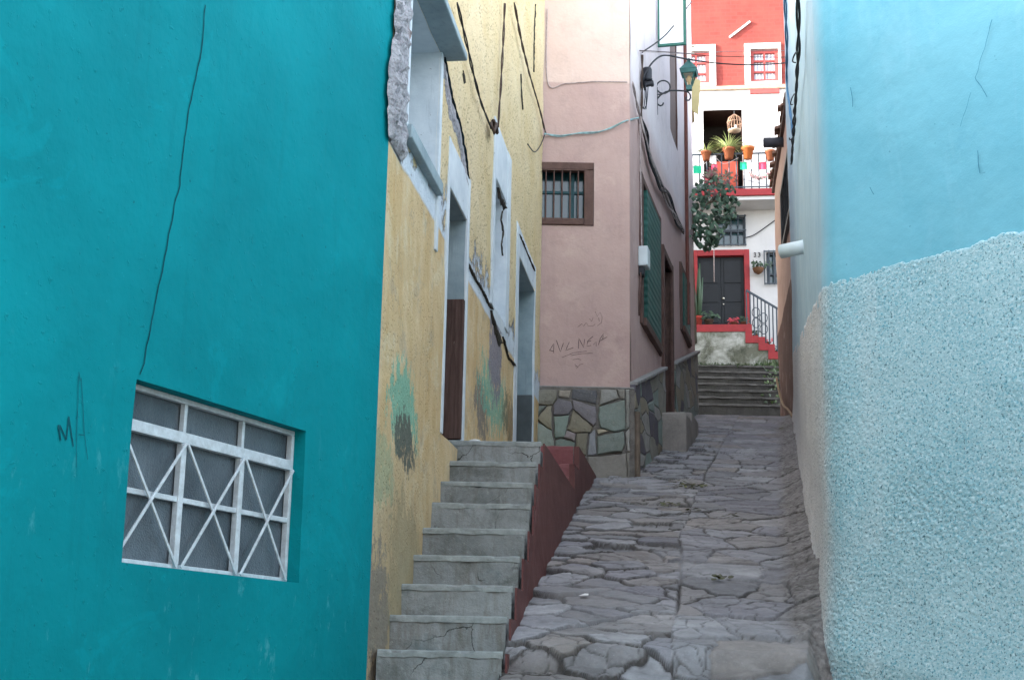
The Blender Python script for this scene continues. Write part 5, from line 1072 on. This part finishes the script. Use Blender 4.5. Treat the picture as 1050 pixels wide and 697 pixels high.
# ground floor: door, windows, number
u0, z0, u1, z1 = rr4(Hd2); fu0, _, fu1, fz1 = fr(711.5, 256.5, 769, 333)
m_ = MB(); m_.pbox(FH, fu0, z0 - .02, u0, fz1, -.03, .05); m_.pbox(FH, u1, z0 - .02, fu1, fz1, -.03, .05); m_.pbox(FH, u0, z1, u1, fz1, -.03, .046); m_.build('door_frame', M_redp, far, bevel=.008)
um = (u0 + u1) / 2
MB().pbox(FH, u0, z0, u1, z1, -.26, -.21).build('door_backing', M_dark, far)
for a, b in ((u0, um - .004), (um + .004, u1)):
    d_ = MB().pbox(FH, a, z0, b, z1, -.2, -.12).build('door_leaf', M_slate, far, bevel=.006)
    wdt = b - a
    for (fz0, fz1_) in ((.62, .95), (.34, .58), (.04, .30)):
        MB().pbox(FH, a + wdt * .12, z0 + (z1 - z0) * fz0, b - wdt * .12, z0 + (z1 - z0) * fz1_, -.119, -.10).build('door_panel', M_slate, d_, bevel=.012)
m_ = MB(); m_.lathe(FH.pt(um + .06, FH.uz(741.5, 305)[1], -.09), [(.0, -.03), (.03, -.02), (.036, 0), (.03, .02), (0, .03)], 8, False); m_.lathe(FH.pt(um + .06, FH.uz(741.5, 311)[1], -.09), [(.0, -.02), (.02, -.012), (.024, 0), (.02, .012), (0, .02)], 8, False); m_.build('door_knob', plain('bright_brass', hexc('d8d4c8'), .3, .6, .05, 5, 0, .01, .6), d_, True)
wn = window(rr4(Hlw), .05, M_blkb, 2, 2, -.1, M_glass, .04)
u0, z0, u1, z1 = rr4(Hlw)
for i in range(5): u = u0 + (u1 - u0) * i / 4; MB().tube([FH.pt(u, z0 - .03, .05), FH.pt(u, z1 + .03, .05)], .018, 6).build('grille_bar', M_blkb, wn)
for z in (z0, (z0 + z1) / 2, z1): MB().bar(FH.pt(u0 - .03, z, .05), FH.pt(u1 + .03, z, .05), .03).build('grille_rail', M_blkb, wn)
wn = window(rr4(Hsw), .06, M_blkb, 2, 3, -.1, M_glass, .05)
u0, z0, u1, z1 = rr4(Hsw); u0 -= .06
for i in range(5): u = u0 + (u1 - u0) * i / 4; MB().tube([FH.pt(u, z0 - .03, .09), FH.pt(u, z1 + .03, .09)], .016, 6).build('grille_bar', M_blkb, wn)
for z in (z0, z1): MB().bar(FH.pt(u0, z, .09), FH.pt(u1 + .03, z, .09), .03).build('grille_rail', M_blkb, wn)
def text_mesh(name, s, pl, px, py, hpx, off, mat, parent):
    cu = bpy.data.curves.new(name, 'FONT'); cu.body = s; cu.extrude = .01; cu.align_x = 'CENTER'; cu.align_y = 'CENTER'; cu.space_character = 1.25
    zt_, zb_ = pl.uz(px, py - hpx / 2)[1], pl.uz(px, py + hpx / 2)[1]; cu.size = (zt_ - zb_) / .70
    tmp = bpy.data.objects.new('t', cu); COL.objects.link(tmp); dg = bpy.context.evaluated_depsgraph_get(); me = bpy.data.meshes.new_from_object(tmp.evaluated_get(dg)); bpy.data.objects.remove(tmp)
    u, z = pl.uz(px, py); vs = [pl.pt(u + v.co.x, z + v.co.y, off + v.co.z) for v in me.vertices]; fs = [tuple(p.vertices) for p in me.polygons]; bpy.data.meshes.remove(me)
    return mesh_obj(name, vs, fs, mat, parent)
text_mesh('house_number', '33', FH, 776.3, 261.8, 4.6, .03, plain('number_black', hexc('23252c'), .6), far)
# terrace with stepped red edge
TO = 1.35
t = NT('stained_white', .9, .2); p = t.pos(); f = t.ramp(t.noise(p, 1.3, 7, .7, .4), .40, .58); c = t.mix(f, hexc('a3a49f'), hexc('5d5e53')); f = t.ramp(t.noise(t.mapping(p, (1, 1, 1), (0, 0, 0), (3, 2, 1)), 2.2, 7, .75), .52, .64); c = t.mix(t.math('MULTIPLY', f, .85), c, hexc('3d3f36')); t.color(c); t.bump(t.noise(p, 9, 6, .7), .5, .02); M_stain = t.m
tz = FH.uz(740, 334, TO)[1]; tu0 = FH.uz(700, 350, TO)[0]; tu1 = FH.uz(768, 340, TO)[0]
stp = [FH.uz(x, y, TO) for x, y in ((768.5, 335), (768.5, 345.5), (782, 345.5), (782, 353), (792, 353), (792, 362), (804, 362), (804, 372))]
prof = [(tu0, 7.5), (tu0, tz), (tu1, tz)]
prof = [(tu0, 7.5), (tu0, tz), (stp[0][0], tz), (stp[0][0], stp[1][1]), (stp[2][0], stp[2][1]), (stp[2][0], stp[3][1]), (stp[4][0], stp[3][1]), (stp[4][0], stp[5][1]), (stp[6][0], stp[5][1]), (stp[6][0], 7.5)]
terr = thing('terrace', FH.pt(FH.uz(740, 350)[0], 8.6, .8), 'stained white terrace wall with red edge and steps, below the red framed door', 'terrace')
m_ = MB(); m_.prism([FH.pt(u, z, TO) for u, z in prof], (FH.pt(0, 0, .06) - FH.pt(0, 0, TO))); m_.build('terrace_wall', M_stain, terr)
m_ = MB(); bw = .16
m_.pbox(FH, tu0, tz - bw, stp[0][0] + .02, tz + .03, TO - .02, TO + .03)
pts_ = [(stp[0][0], tz + .03), (stp[0][0], stp[1][1]), (stp[2][0], stp[2][1]), (stp[2][0], stp[3][1]), (stp[4][0], stp[3][1]), (stp[4][0], stp[5][1]), (stp[6][0], stp[5][1])]
for (a, b) in zip(pts_[:-1], pts_[1:]):
    if abs(a[0] - b[0]) < 1e-4: m_.pbox(FH, a[0] - .11, b[1] - .16, a[0] + .06, a[1] - .003, TO - .015, TO + .037)
    else: m_.pbox(FH, a[0] + .061, a[1] - .16, b[0] - .111, a[1] + .03, TO - .02, TO + .033)
m_.build('red_edge', M_redp, terr)
ha, hb_ = FH.uz(765, 297.5, TO - .06), FH.uz(800, 318, TO - .06)
hr = MB().bar(FH.pt(*ha, TO - .06), FH.pt(*hb_, TO - .06), .05).build('handrail', M_blkb, terr)
def stepz(u):
    z = tz
    for i, k in ((0, 1), (2, 3), (4, 5)):
        if u > stp[i][0]: z = stp[k][1]
    return z
nH = 9
for i in range(nH + 1):
    f = i / nH; u = ha[0] + (hb_[0] - ha[0]) * f; zz_ = ha[1] + (hb_[1] - ha[1]) * f
    MB().tube([FH.pt(u, stepz(u), TO - .06), FH.pt(u, zz_, TO - .06)], .018, 6).build('baluster', M_blkb, hr)
for f in (.28, .5):
    for s_ in (.35, .6):
        u = ha[0] + (hb_[0] - ha[0]) * f; zz_ = stepz(u) + (ha[1] + (hb_[1] - ha[1]) * f - stepz(u)) * s_
        MB().tube([FH.pt(u + .10 * math.cos(a), zz_ + .13 * math.sin(a), TO - .06) for a in np.linspace(0, 6.28, 16)], .012, 5, False).build('scroll', M_blkb, hr)
# stone steps of the alley
t = NT('mossy_stone', .9, .2); p = t.pos(); f = t.ramp(t.noise(p, 2.5, 7, .7), .3, .7); c = t.mix(f, hexc('282726'), hexc('454341')); f = t.ramp(t.noise(t.mapping(p, (1, 1, 2)), 1.6, 7, .75), .5, .66); c = t.mix(t.math('MULTIPLY', f, .6), c, hexc('34352d')); t.color(c); t.bump(t.noise(p, 9, 7, .7), .8, .03); M_moss = t.m
z30, z34 = at(756, 427, 30).z, at(756, 380, 34.3).z; nS = 7; allv = MB(); edg = MB()
for k in range(nS):
    d = 30 + k * (4.3 / nS); zz_ = z30 + (z34 - z30) * (k + 1) / nS
    q_ = rough_box(at(700, 420, d).x, at(812, 420, d).x, d - .03, d + .2, zz_ - .05, zz_ + .006, 300 + k, .02); edg.add(q_.v, q_.f)
    b_ = rough_box(at(700, 420, d).x, at(812, 420, d).x, d, d + 1.2, zz_ - .6, zz_, 200 + k, .03); allv.add(b_.v, b_.f)
tag(allv.build('steps', M_moss), kind='structure'); tag(edg.build('step_edging', plain('worn_edge', hexc('4a4846'), .9, .2, .45, 4, .7, .02)), kind='structure')

# ------------------------------------------------------------------ plants
def leafmat(name, a, b, tr=.25):
    t = NT(name, .5, .4); p = t.objco(); oi = t.n('ShaderNodeNewGeometry'); f = oi.outputs['Random Per Island']; t.color(t.mix(f, a, b)); return t.m
M_leaf = leafmat('round_leaf', hexc('1e3828'), hexc('6c8a72')); M_leaf2 = leafmat('pale_leaf', hexc('6b7f4a'), hexc('b3b884')); M_weed = leafmat('weed', hexc('26361f'), hexc('50633a')); M_red_l = leafmat('red_leaf', hexc('8e1f2a'), hexc('c9505c')); M_dk = leafmat('dark_leaf', hexc('1f2f22'), hexc('39503a'))
M_bark = plain('pale_bark', hexc('8d8272'), .9, .1, .3, 8, .6, .01); M_terra = plain('terracotta', hexc('7d4931'), .85, .2, .25, 6, .3, .004)
rp = random.Random(21)
def leaf(m_, c, nrm, up, L_, W_, n=7, cup=.12):
    nrm = nrm.normalized(); a = up - nrm * up.dot(nrm); a = a.normalized() if a.length > .01 else nrm.orthogonal().normalized(); b = nrm.cross(a); pts = [c + nrm * cup * L_ * .4]
    for k in range(n):
        an = 2 * math.pi * k / n; s_ = 1.0 + .18 * math.cos(an); pts.append(c + a * (L_ / 2 * math.cos(an) * s_) + b * (W_ / 2 * math.sin(an)) - nrm * (cup * L_ * .25 * abs(math.sin(an))))
    m_.add(pts, [(0, 1 + k, 1 + (k + 1) % n) for k in range(n)])
def blade(m_, base, tip, w_, sag, n=4):
    base, tip = Vector(base), Vector(tip); d = tip - base; sd = d.cross(Vector((0, 0, 1))); sd = sd.normalized() if sd.length > .01 else Vector((1, 0, 0)); L_ = []
    for i in range(n + 1):
        f = i / n; c = base.lerp(tip, f) + Vector((0, 0, sag * math.sin(math.pi * f) * .8 - sag * f * f)); ww = w_ * (1 - f) ** .6 / 2 + .0008; L_ += [c - sd * ww, c + sd * ww]
    m_.add(L_, [(2 * i, 2 * i + 1, 2 * i + 3, 2 * i + 2) for i in range(n)])
def rv(s=1): return Vector((rp.uniform(-1, 1), rp.uniform(-1, 1), rp.uniform(-1, 1))) * s
# leafy tree
DT = PS.pt(UL, 0).y - .1
tr = thing('tree', at(711.5, 346, DT + .35), 'young tree with big round leaves between the pink house and the red door', 'tree')
tb = [at(711.2, 352, DT + .3), at(710, 300, DT + .3), at(708.8, 255, DT + .25), at(711, 232, DT), at(722, 212, DT - .1)]
m_ = MB(); m_.tube(spline(tb, 5), [.055 - .035 * i / 20 for i in range(21)], 8)
for q in (((711, 232), (708, 210)), ((716, 222), (738, 200)), ((722, 212), (726, 188)), ((726, 208), (750, 214)), ((711, 240), (742, 236))):
    m_.tube(spline([at(*q[0], DT), at((q[0][0] + q[1][0]) / 2, (q[0][1] + q[1][1]) / 2 - 4, DT - .1), at(*q[1], DT - .2 * rp.random())], 4), [.02 - .0014 * i for i in range(9)], 6)
m_.build('trunk', M_bark, tr, True)
m_ = MB(); cl = [(712, 205, 9), (720, 196, 9), (733, 192, 10), (745, 197, 8), (752, 208, 6), (742, 212, 10), (728, 210, 11), (714, 222, 9), (724, 228, 10), (738, 226, 10), (748, 222, 7), (722, 243, 9), (734, 240, 7), (714, 240, 8), (728, 250, 6), (708, 213, 5)]
for (x, y, r_) in cl:
    for _ in range(int(r_ * 3.4)):
        a = rp.uniform(0, 6.28); q = 1.15 * r_ * math.sqrt(rp.random()); c_ = at(x + q * math.cos(a), y + q * math.sin(a), DT + rp.uniform(-.55, .35))
        leaf(m_, c_, Vector((rp.uniform(-1, 1), -.8, rp.uniform(-.3, 1.0))), Vector((rp.uniform(-.6, .6), 0, -1)), rp.uniform(.05, .135), rp.uniform(.045, .105))
m_.build('crown', M_leaf, tr)
m_ = MB()
for _ in range(26):
    x, y = rp.gauss(733, 9), rp.gauss(182, 5); 
    for k in range(4): leaf(m_, at(x, y, DT - .1 + rp.uniform(-.3, .3)) + rv(.05), Vector((rp.uniform(-.6, .6), -1, rp.uniform(0, .6))), rv(), .09, .04, 5)
m_.build('flower_sprays', leafmat('pink_sprays', hexc('94505a'), hexc('7f8b6a')), tr)
# flower pots on the balcony rail
def pot_profile(r, h): return [(r * .68, 0), (r * .92, h * .78), (r * 1.08, h * .80), (r * 1.12, h), (r * .98, h), (r * .9, h * .86), (0, h * .86)]
def potted(px, py_bot, wpx, hpx, off, label, fol, mat=M_terra, cat='potted plant', group=None, D=None, base=None):
    if base is None:
        u = FH.uz(px, py_bot, off); base = FH.pt(u[0], u[1], off)
    sc_ = (base - O).length / FPX; r, h_ = wpx * sc_ / 2, hpx * sc_
    o = thing('potted_plant', base, label, cat, group)
    m_ = MB(); m_.lathe(base, pot_profile(r, h_), 14); m_.build('pot', mat, o, True)
    fol(o, base + Vector((0, 0, h_)), r); return o
def spiky(L_, n, mat, w_=.02, up=.5):
    def f(o, c, r):
        m_ = MB()
        for _ in range(n):
            a = rp.uniform(0, 6.28); k = rp.uniform(.5, 1) * L_; blade(m_, c + Vector((math.cos(a), math.sin(a), 0)) * r * .4 * rp.random(), c + Vector((math.cos(a) * k, math.sin(a) * k * .7, rp.uniform(-.3, 1) * k * up)), w_, .12 * k)
        m_.build('foliage', mat, o)
    return f
def bushy(R_, n, mat, ls=.09, flat=.8):
    def f(o, c, r):
        m_ = MB()
        for _ in range(n): v = rv(); v = v.normalized() * R_ * rp.random() ** .4; v.z = abs(v.z) * flat; leaf(m_, c + v, v + Vector((0, -.3, .3)), rv(), ls * rp.uniform(.6, 1.2), ls * .7, 6)
        m_.build('foliage', mat, o)
    return f
GP = 'flower pots along the balcony rail'
potted(724, 164.5, 10, 9, BO + .1, 'leftmost terracotta pot on the balcony rail, with a drooping pale plant', spiky(.50, 80, M_leaf2, .022, .7), group=GP)
potted(747.5, 163, 12, 11, BO + .1, 'terracotta pot with the largest spiky pale plant on the balcony rail', spiky(.66, 150, M_leaf2, .024, .8), group=GP)
potted(767, 163, 12, 12, BO + .1, 'bright orange terracotta pot with a few short leaves on the balcony rail', spiky(.40, 50, M_leaf2, .02, .5), plain('orange_clay', hexc('9c572e'), .8, .2, .2, 6), group=GP)
potted(790, 164.5, 10, 10, BO + .1, 'rightmost terracotta pot on the balcony rail, near the dark waterspout', spiky(.24, 30, M_leaf2, .02, .5), group=GP)
# bird cage
bc = FH.uz(753, 126, .25); bcp = FH.pt(bc[0], bc[1], .25); cage = thing('birdcage', bcp, 'small wire birdcage hanging in the dark balcony opening', 'birdcage')
M_cg = plain('cage_wire', hexc('9a7a66'), .6, .3); m_ = MB(); m_.lathe(bcp, [(.17, -.25), (.18, -.23), (.17, -.21)], 14); m_.build('tray', plain('cage_tray', hexc('a4937f'), .7), cage, True)
m_ = MB()
for k in range(14):
    a = 2 * math.pi * k / 14; q = Vector((math.cos(a), math.sin(a), 0)); m_.tube([bcp + q * .17 + Vector((0, 0, -.22)), bcp + q * .20 + Vector((0, 0, 0)), bcp + q * .16 + Vector((0, 0, .14)), bcp + Vector((0, 0, .26))], .006, 4)
m_.tube([bcp + Vector((.2 * math.cos(a), .2 * math.sin(a), 0)) for a in np.linspace(0, 6.28, 18)], .007, 4, False); m_.build('wires', M_cg, cage)
m_ = MB(); zl = FH.uz(753, 113.5, .25)[1]; m_.tube([bcp + Vector((0, 0, .25)), FH.pt(bc[0], zl, .25), FH.pt(bc[0], zl + .05, .0)], .008, 5); m_.build('hook', M_iron, cage)
m_ = MB(); m_.lathe(bcp + Vector((.03, -.02, -.16)), [(.0, -.02), (.03, 0), (.035, .03), (.02, .07), (.018, .09), (0, .1)], 8, False); m_.build('perch_cup', M_whp, cage, True)
# paper flags on the railing
def flag_string(name_label, items, sag, ribbon_c):
    b = FH.uz(items[0][0], items[0][1], BO + .05); o = thing('bunting', FH.pt(*b, BO + .05), name_label, 'bunting')
    pts = [FH.pt(*FH.uz(x, y, BO + .03), BO + .03) for x, y in sag]; MB().tube(spline(pts, 5), .008, 5).build('string', M_cabp, o)
    for (x, y, w_, h_, mt) in items:
        r_ = FH.rect(x - w_ / 2, y - h_ / 2, x + w_ / 2, y + h_ / 2, BO + .04); m_ = MB(); n = 4; L_ = []
        for i in range(n + 1):
            u = r_[0] + (r_[2] - r_[0]) * i / n; oo = BO + .045 + .012 * math.sin(i * 2.1 + x)
            L_ += [FH.pt(u, r_[1], oo), FH.pt(u, r_[3], oo - .012)]
        m_.add(L_, [(2 * i, 2 * i + 2, 2 * i + 3, 2 * i + 1) for i in range(n)]); f_ = m_.build('paper_flag', mt, o); s_ = f_.modifiers.new('s', 'SOLIDIFY'); s_.thickness = .004
    return o
M_pg, M_pw, M_pr = plain('paper_green', hexc('1f9a74'), .8, .2, .1), plain('paper_white', hexc('d5d2d0'), .8, .2, .06), plain('paper_red', hexc('d0405a'), .8, .2, .1)
flag_string('green, white and red paper flags at the left end of the balcony rail', [(715, 174, 8, 8, M_pg), (731, 164, 7, 9, M_pw), (732.5, 171.5, 6, 7, M_pr)], [(711, 170), (722, 168), (731, 160), (742, 168), (757, 162)], M_pr)
flag_string('green, white and red paper flags at the right end of the balcony rail', [(762.5, 170, 7, 8, M_pg), (772.5, 170, 5, 6, M_pw), (782, 170, 7, 8, M_pr)], [(759, 166), (770, 167), (784, 166), (797, 160)], M_pr)
gb = FH.uz(768, 178, BO + .04); gr = [FH.pt(*FH.uz(x, y, BO + .05), BO + .05) for x, y in ((768, 176), (773, 181), (780, 182.5), (786, 180), (792, 174))]
m_ = MB(); sp_ = spline(gr, 8)
for q in sp_:
    for _ in range(6): leaf(m_, q + rv(.04), rv() + Vector((0, -1, 0)), rv(), .05, .03, 5)
m_.tube(sp_, .012, 5); tag(m_.build('garland', leafmat('garland_pink', hexc('c2536e'), hexc('5f9a86')), None, base=gr[0]), 'pink and green tinsel garland sagging below the right paper flags', 'garland')
for (x, y, lb) in ((726, 186, 'red paper ornament hung low on the railing, left of the salmon balcony door'), (792.5, 187, 'pink paper ornament hung low at the right end of the railing')):
    c_ = FH.pt(*FH.uz(x, y, BO + .06), BO + .06); m_ = MB()
    for k in range(16): a = k * .9; leaf(m_, c_ + Vector((math.cos(a) * .05, -.02, math.sin(a) * .13)), Vector((0, -1, .2)) + rv(.4), rv(), .12, .06, 6)
    tag(m_.build('ornament', M_red_l, None, base=c_), lb, 'ornament')
# by the red door
zter = tz + .03
def tb_(px, py, off): u = FH.uz(px, py, off); return FH.pt(u[0], zter, off)
def cactus(o, c, r):
    for k in range(5):
        a = k * 1.3; h_ = rp.uniform(.8, 1.5); m_ = MB(); b0_ = c + Vector((math.cos(a) * r * .4, math.sin(a) * r * .4, -.05)); m_.tube([b0_, b0_ + Vector((math.cos(a) * .05, 0, h_ * .6)), b0_ + Vector((math.cos(a) * .09, 0, h_))], [.04, .045, .012], 7); m_.build('stem', M_dk, o, True)
potted(715.5, 333, 10, 12, 1.0, 'red pot with a tall dark cactus, left of the slate door', cactus, plain('red_clay', hexc('8e3830'), .8, .2), 'potted plant', None, None, tb_(715.5, 333, 1.0))
potted(727, 333, 9, 9, .95, 'low pot with a bushy dark plant in front of the slate door', bushy(.30, 70, M_dk, .12), plain('dark_clay', hexc('4a3a33'), .85, .2), 'potted plant', None, None, tb_(727, 333, .95))
for k, (x, lb) in enumerate(((753, 'low pot with reddish leaves at the right foot of the slate door'), (763, 'pot with red leaves beside the foot of the handrail'))):
    potted(x, 333, 7, 6, .95, lb, bushy(.20, 40, (M_red_l, M_dk)[k % 2] if k else M_red_l, .09), plain('clay_small', hexc('6d4234'), .85, .2), 'potted plant', None, None, tb_(x, 333, .95))
for k, (x, i, lb) in enumerate(((775, 1, 'small pot with dark leaves on the upper red edged step'), (787, 3, 'small pot with red leaves on the middle red edged step'), (797, 5, 'small pot with dark leaves on the lowest red edged step'))):
    u = FH.uz(x, 345, 1.05)[0]; potted(x, 345, 6, 5, 1.05, lb, bushy(.17, 34, (M_dk, M_red_l)[k % 2], .08), plain('clay_step', hexc('7d4c38'), .85, .2), 'potted plant', None, None, FH.pt(u, stp[i][1], 1.05))
# hanging basket by the number
hbq = FH.uz(777.5, 276, .22); hp = FH.pt(*hbq, .22); hb2 = thing('hanging_basket', hp, 'brown hanging basket with trailing plant below the number 33', 'hanging basket')
m_ = MB(); m_.lathe(hp, [(.03, -.14), (.12, -.08), (.16, .02), (.15, .03), (0, .01)], 12); m_.build('basket', plain('wicker', hexc('5e4433'), .9, .1, .4, 30, .5, .01), hb2, True)
m_ = MB()
for _ in range(46):
    v = rv(); leaf(m_, hp + Vector((v.x * .2 + (.16 if rp.random() < .3 else 0), v.y * .12 - .05, .04 + abs(v.z) * .14)), v + Vector((0, -1, .2)), rv(), .09, .06, 6)
m_.build('foliage', M_dk, hb2)
m_ = MB(); m_.tube([hp + Vector((0, .05, .05)), hp + Vector((-.1, .2, .32))], .008, 5); m_.tube([hp + Vector((-.1, .0, .03)), hp + Vector((-.1, .2, .32))], .006, 5); m_.build('hanger', M_iron, hb2)
A_ = lambda x, y: FH.pt(*FH.uz(x, y, .06), .06)
cable([A_(763, 244), A_(773, 241), A_(785, 233), A_(800, 222)], .014, M_cab, 'black cable sagging across the white wall right of the barred window', 1, 0)
m_ = MB(); m_.tube([FH.pt(*FH.uz(732, 256, .12), .0), FH.pt(*FH.uz(732, 256, .12), .12), FH.pt(*FH.uz(732.3, 289, .12), .12)], .010, 5); tag(m_.build('bell_chain', M_cabp, None, True, base=FH.pt(*FH.uz(732, 256, .12), .12)), 'thin pale bell chain hanging over the top of the slate door', 'chain')
# mast and faded board behind the lantern
DM = PS.pt(UL, 0).y + .35
mt_ = thing('service_mast', at(706, 118, DM), 'stubby buff service mast with small insulators, rising behind the green lantern', 'mast')
m_ = MB(); a_, b_ = at(706, 125, DM), at(705, 40, DM); m_.tube([a_, a_.lerp(b_, .5), b_], [.10, .075, .05], 8); m_.build('post', plain('buff_post', hexc('a8906c'), .9, .1, .35, 9, .5, .01), mt_, True)
for y in (46, 53, 62, 71): c_ = at(706, y, DM - .07); MB().lathe(c_, [(.0, -.03), (.035, -.02), (.02, 0), (.035, .02), (0, .03)], 8, False).build('insulator', M_bfr, mt_, True)
for y in (48, 55): MB().bar(at(700, y, DM), at(712, y, DM), .03).build('crossarm', plain('pale_arm', hexc('c2b7a3'), .8), mt_)
bd_ = [at(x, y, DM - .12) for x, y in ((703, 110), (716, 117), (718.5, 83), (708, 78))]; m_ = MB(); m_.prism(bd_, (0, .03, 0)); o = m_.build('board', plain('faded_yellow', hexc('cdbf8e'), .8, .2, .15, 3), None, base=bd_[0]); tag(o, 'faded yellow board tied to the buff mast below the lantern', 'board')
# weeds, dead leaves
m_ = MB()
for _ in range(900):
    x, e = rp.uniform(712, 802), rp.random() ** 2; d = 34.45 - e * .8
    zz_ = z30 + (z34 - z30) * min(1, (d - 30) / 4.3 + .12); b_ = at(x, 380, d); b_.z = zz_; k = rp.uniform(.05, .26) * (1.6 if x > 775 else 1) * (1 - .6 * e)
    blade(m_, b_, b_ + Vector((rp.uniform(-.12, .12), rp.uniform(-.12, .02), k)), .018, .03)
for _ in range(260):
    k = rp.random(); d = 30.2 + 4 * k; b_ = at(rp.gauss(795, 5), 420, d); b_.z = z30 + (z34 - z30) * k + .1
    for _ in range(3): leaf(m_, b_ + rv(.14), rv() + Vector((0, -1, .5)), rv(), .09, .06, 5)
tag(m_.build('weeds', M_weed), 'weeds growing along the foot of the stained terrace wall', 'weeds', kind='stuff')
m_ = MB()
def on_street(px, py):
    d = ray(px, py); lo, hi = 5, 33
    for _ in range(40):
        mid = (lo + hi) / 2; q = O + d * (mid / d.y)
        if q.z > zst(mid): lo = mid
        else: hi = mid
    return lo
def street_pt(px, py):
    best = None
    for D in np.arange(6.5, 30, .05):
        q = at(px, py, D)
        if q.z <= float(zstv(np.array([D]))[0]) + .015: return q
    return at(px, py, 12)
for (x, y, n, s_) in ((703, 498, 40, 7), (716, 500, 16, 6), (686, 518, 16, 5), (750, 530, 8, 5), (715, 523, 6, 6), (738, 594, 8, 8), (660, 450, 8, 10), (810, 440, 18, 6)):
    for _ in range(n):
        q = street_pt(x + rp.gauss(0, s_), y + rp.gauss(0, 1.3)); leaf(m_, q + Vector((0, 0, .02)), Vector((rp.uniform(-.5, .5), rp.uniform(-.8, .2), 1)), rv(), rp.uniform(.03, .075), rp.uniform(.02, .045), 6)
tag(m_.build('dead_leaves', leafmat('dead_leaf', hexc('2c2a1e'), hexc('5f6234'))), 'dead leaves scattered on the flagstones', 'leaves', kind='stuff')
q = street_pt(598, 613); m_ = MB(); m_.add([q + Vector(v) for v in ((-.03, 0, .015), (.03, -.01, .018), (.035, .03, .03), (0, .035, .02), (.01, .012, .03))], [(0, 1, 4), (1, 2, 4), (2, 3, 4), (3, 0, 4)]); o = m_.build('paper_scrap', M_pw, None, base=q); tag(o, 'crumpled white scrap of paper on the flagstones by the oxblood stair side', 'litter')
q = at(487, 449, 9.75); m_ = MB(); q.z = SZ[8]; m_.lathe(q, [(.05, 0), (.055, .02), (.035, .035), (0, .042)], 10); o = m_.build('stone', M_whp, None, True, base=q); tag(o, 'small whitish lump of stone on the landing against the ochre wall', 'stone')
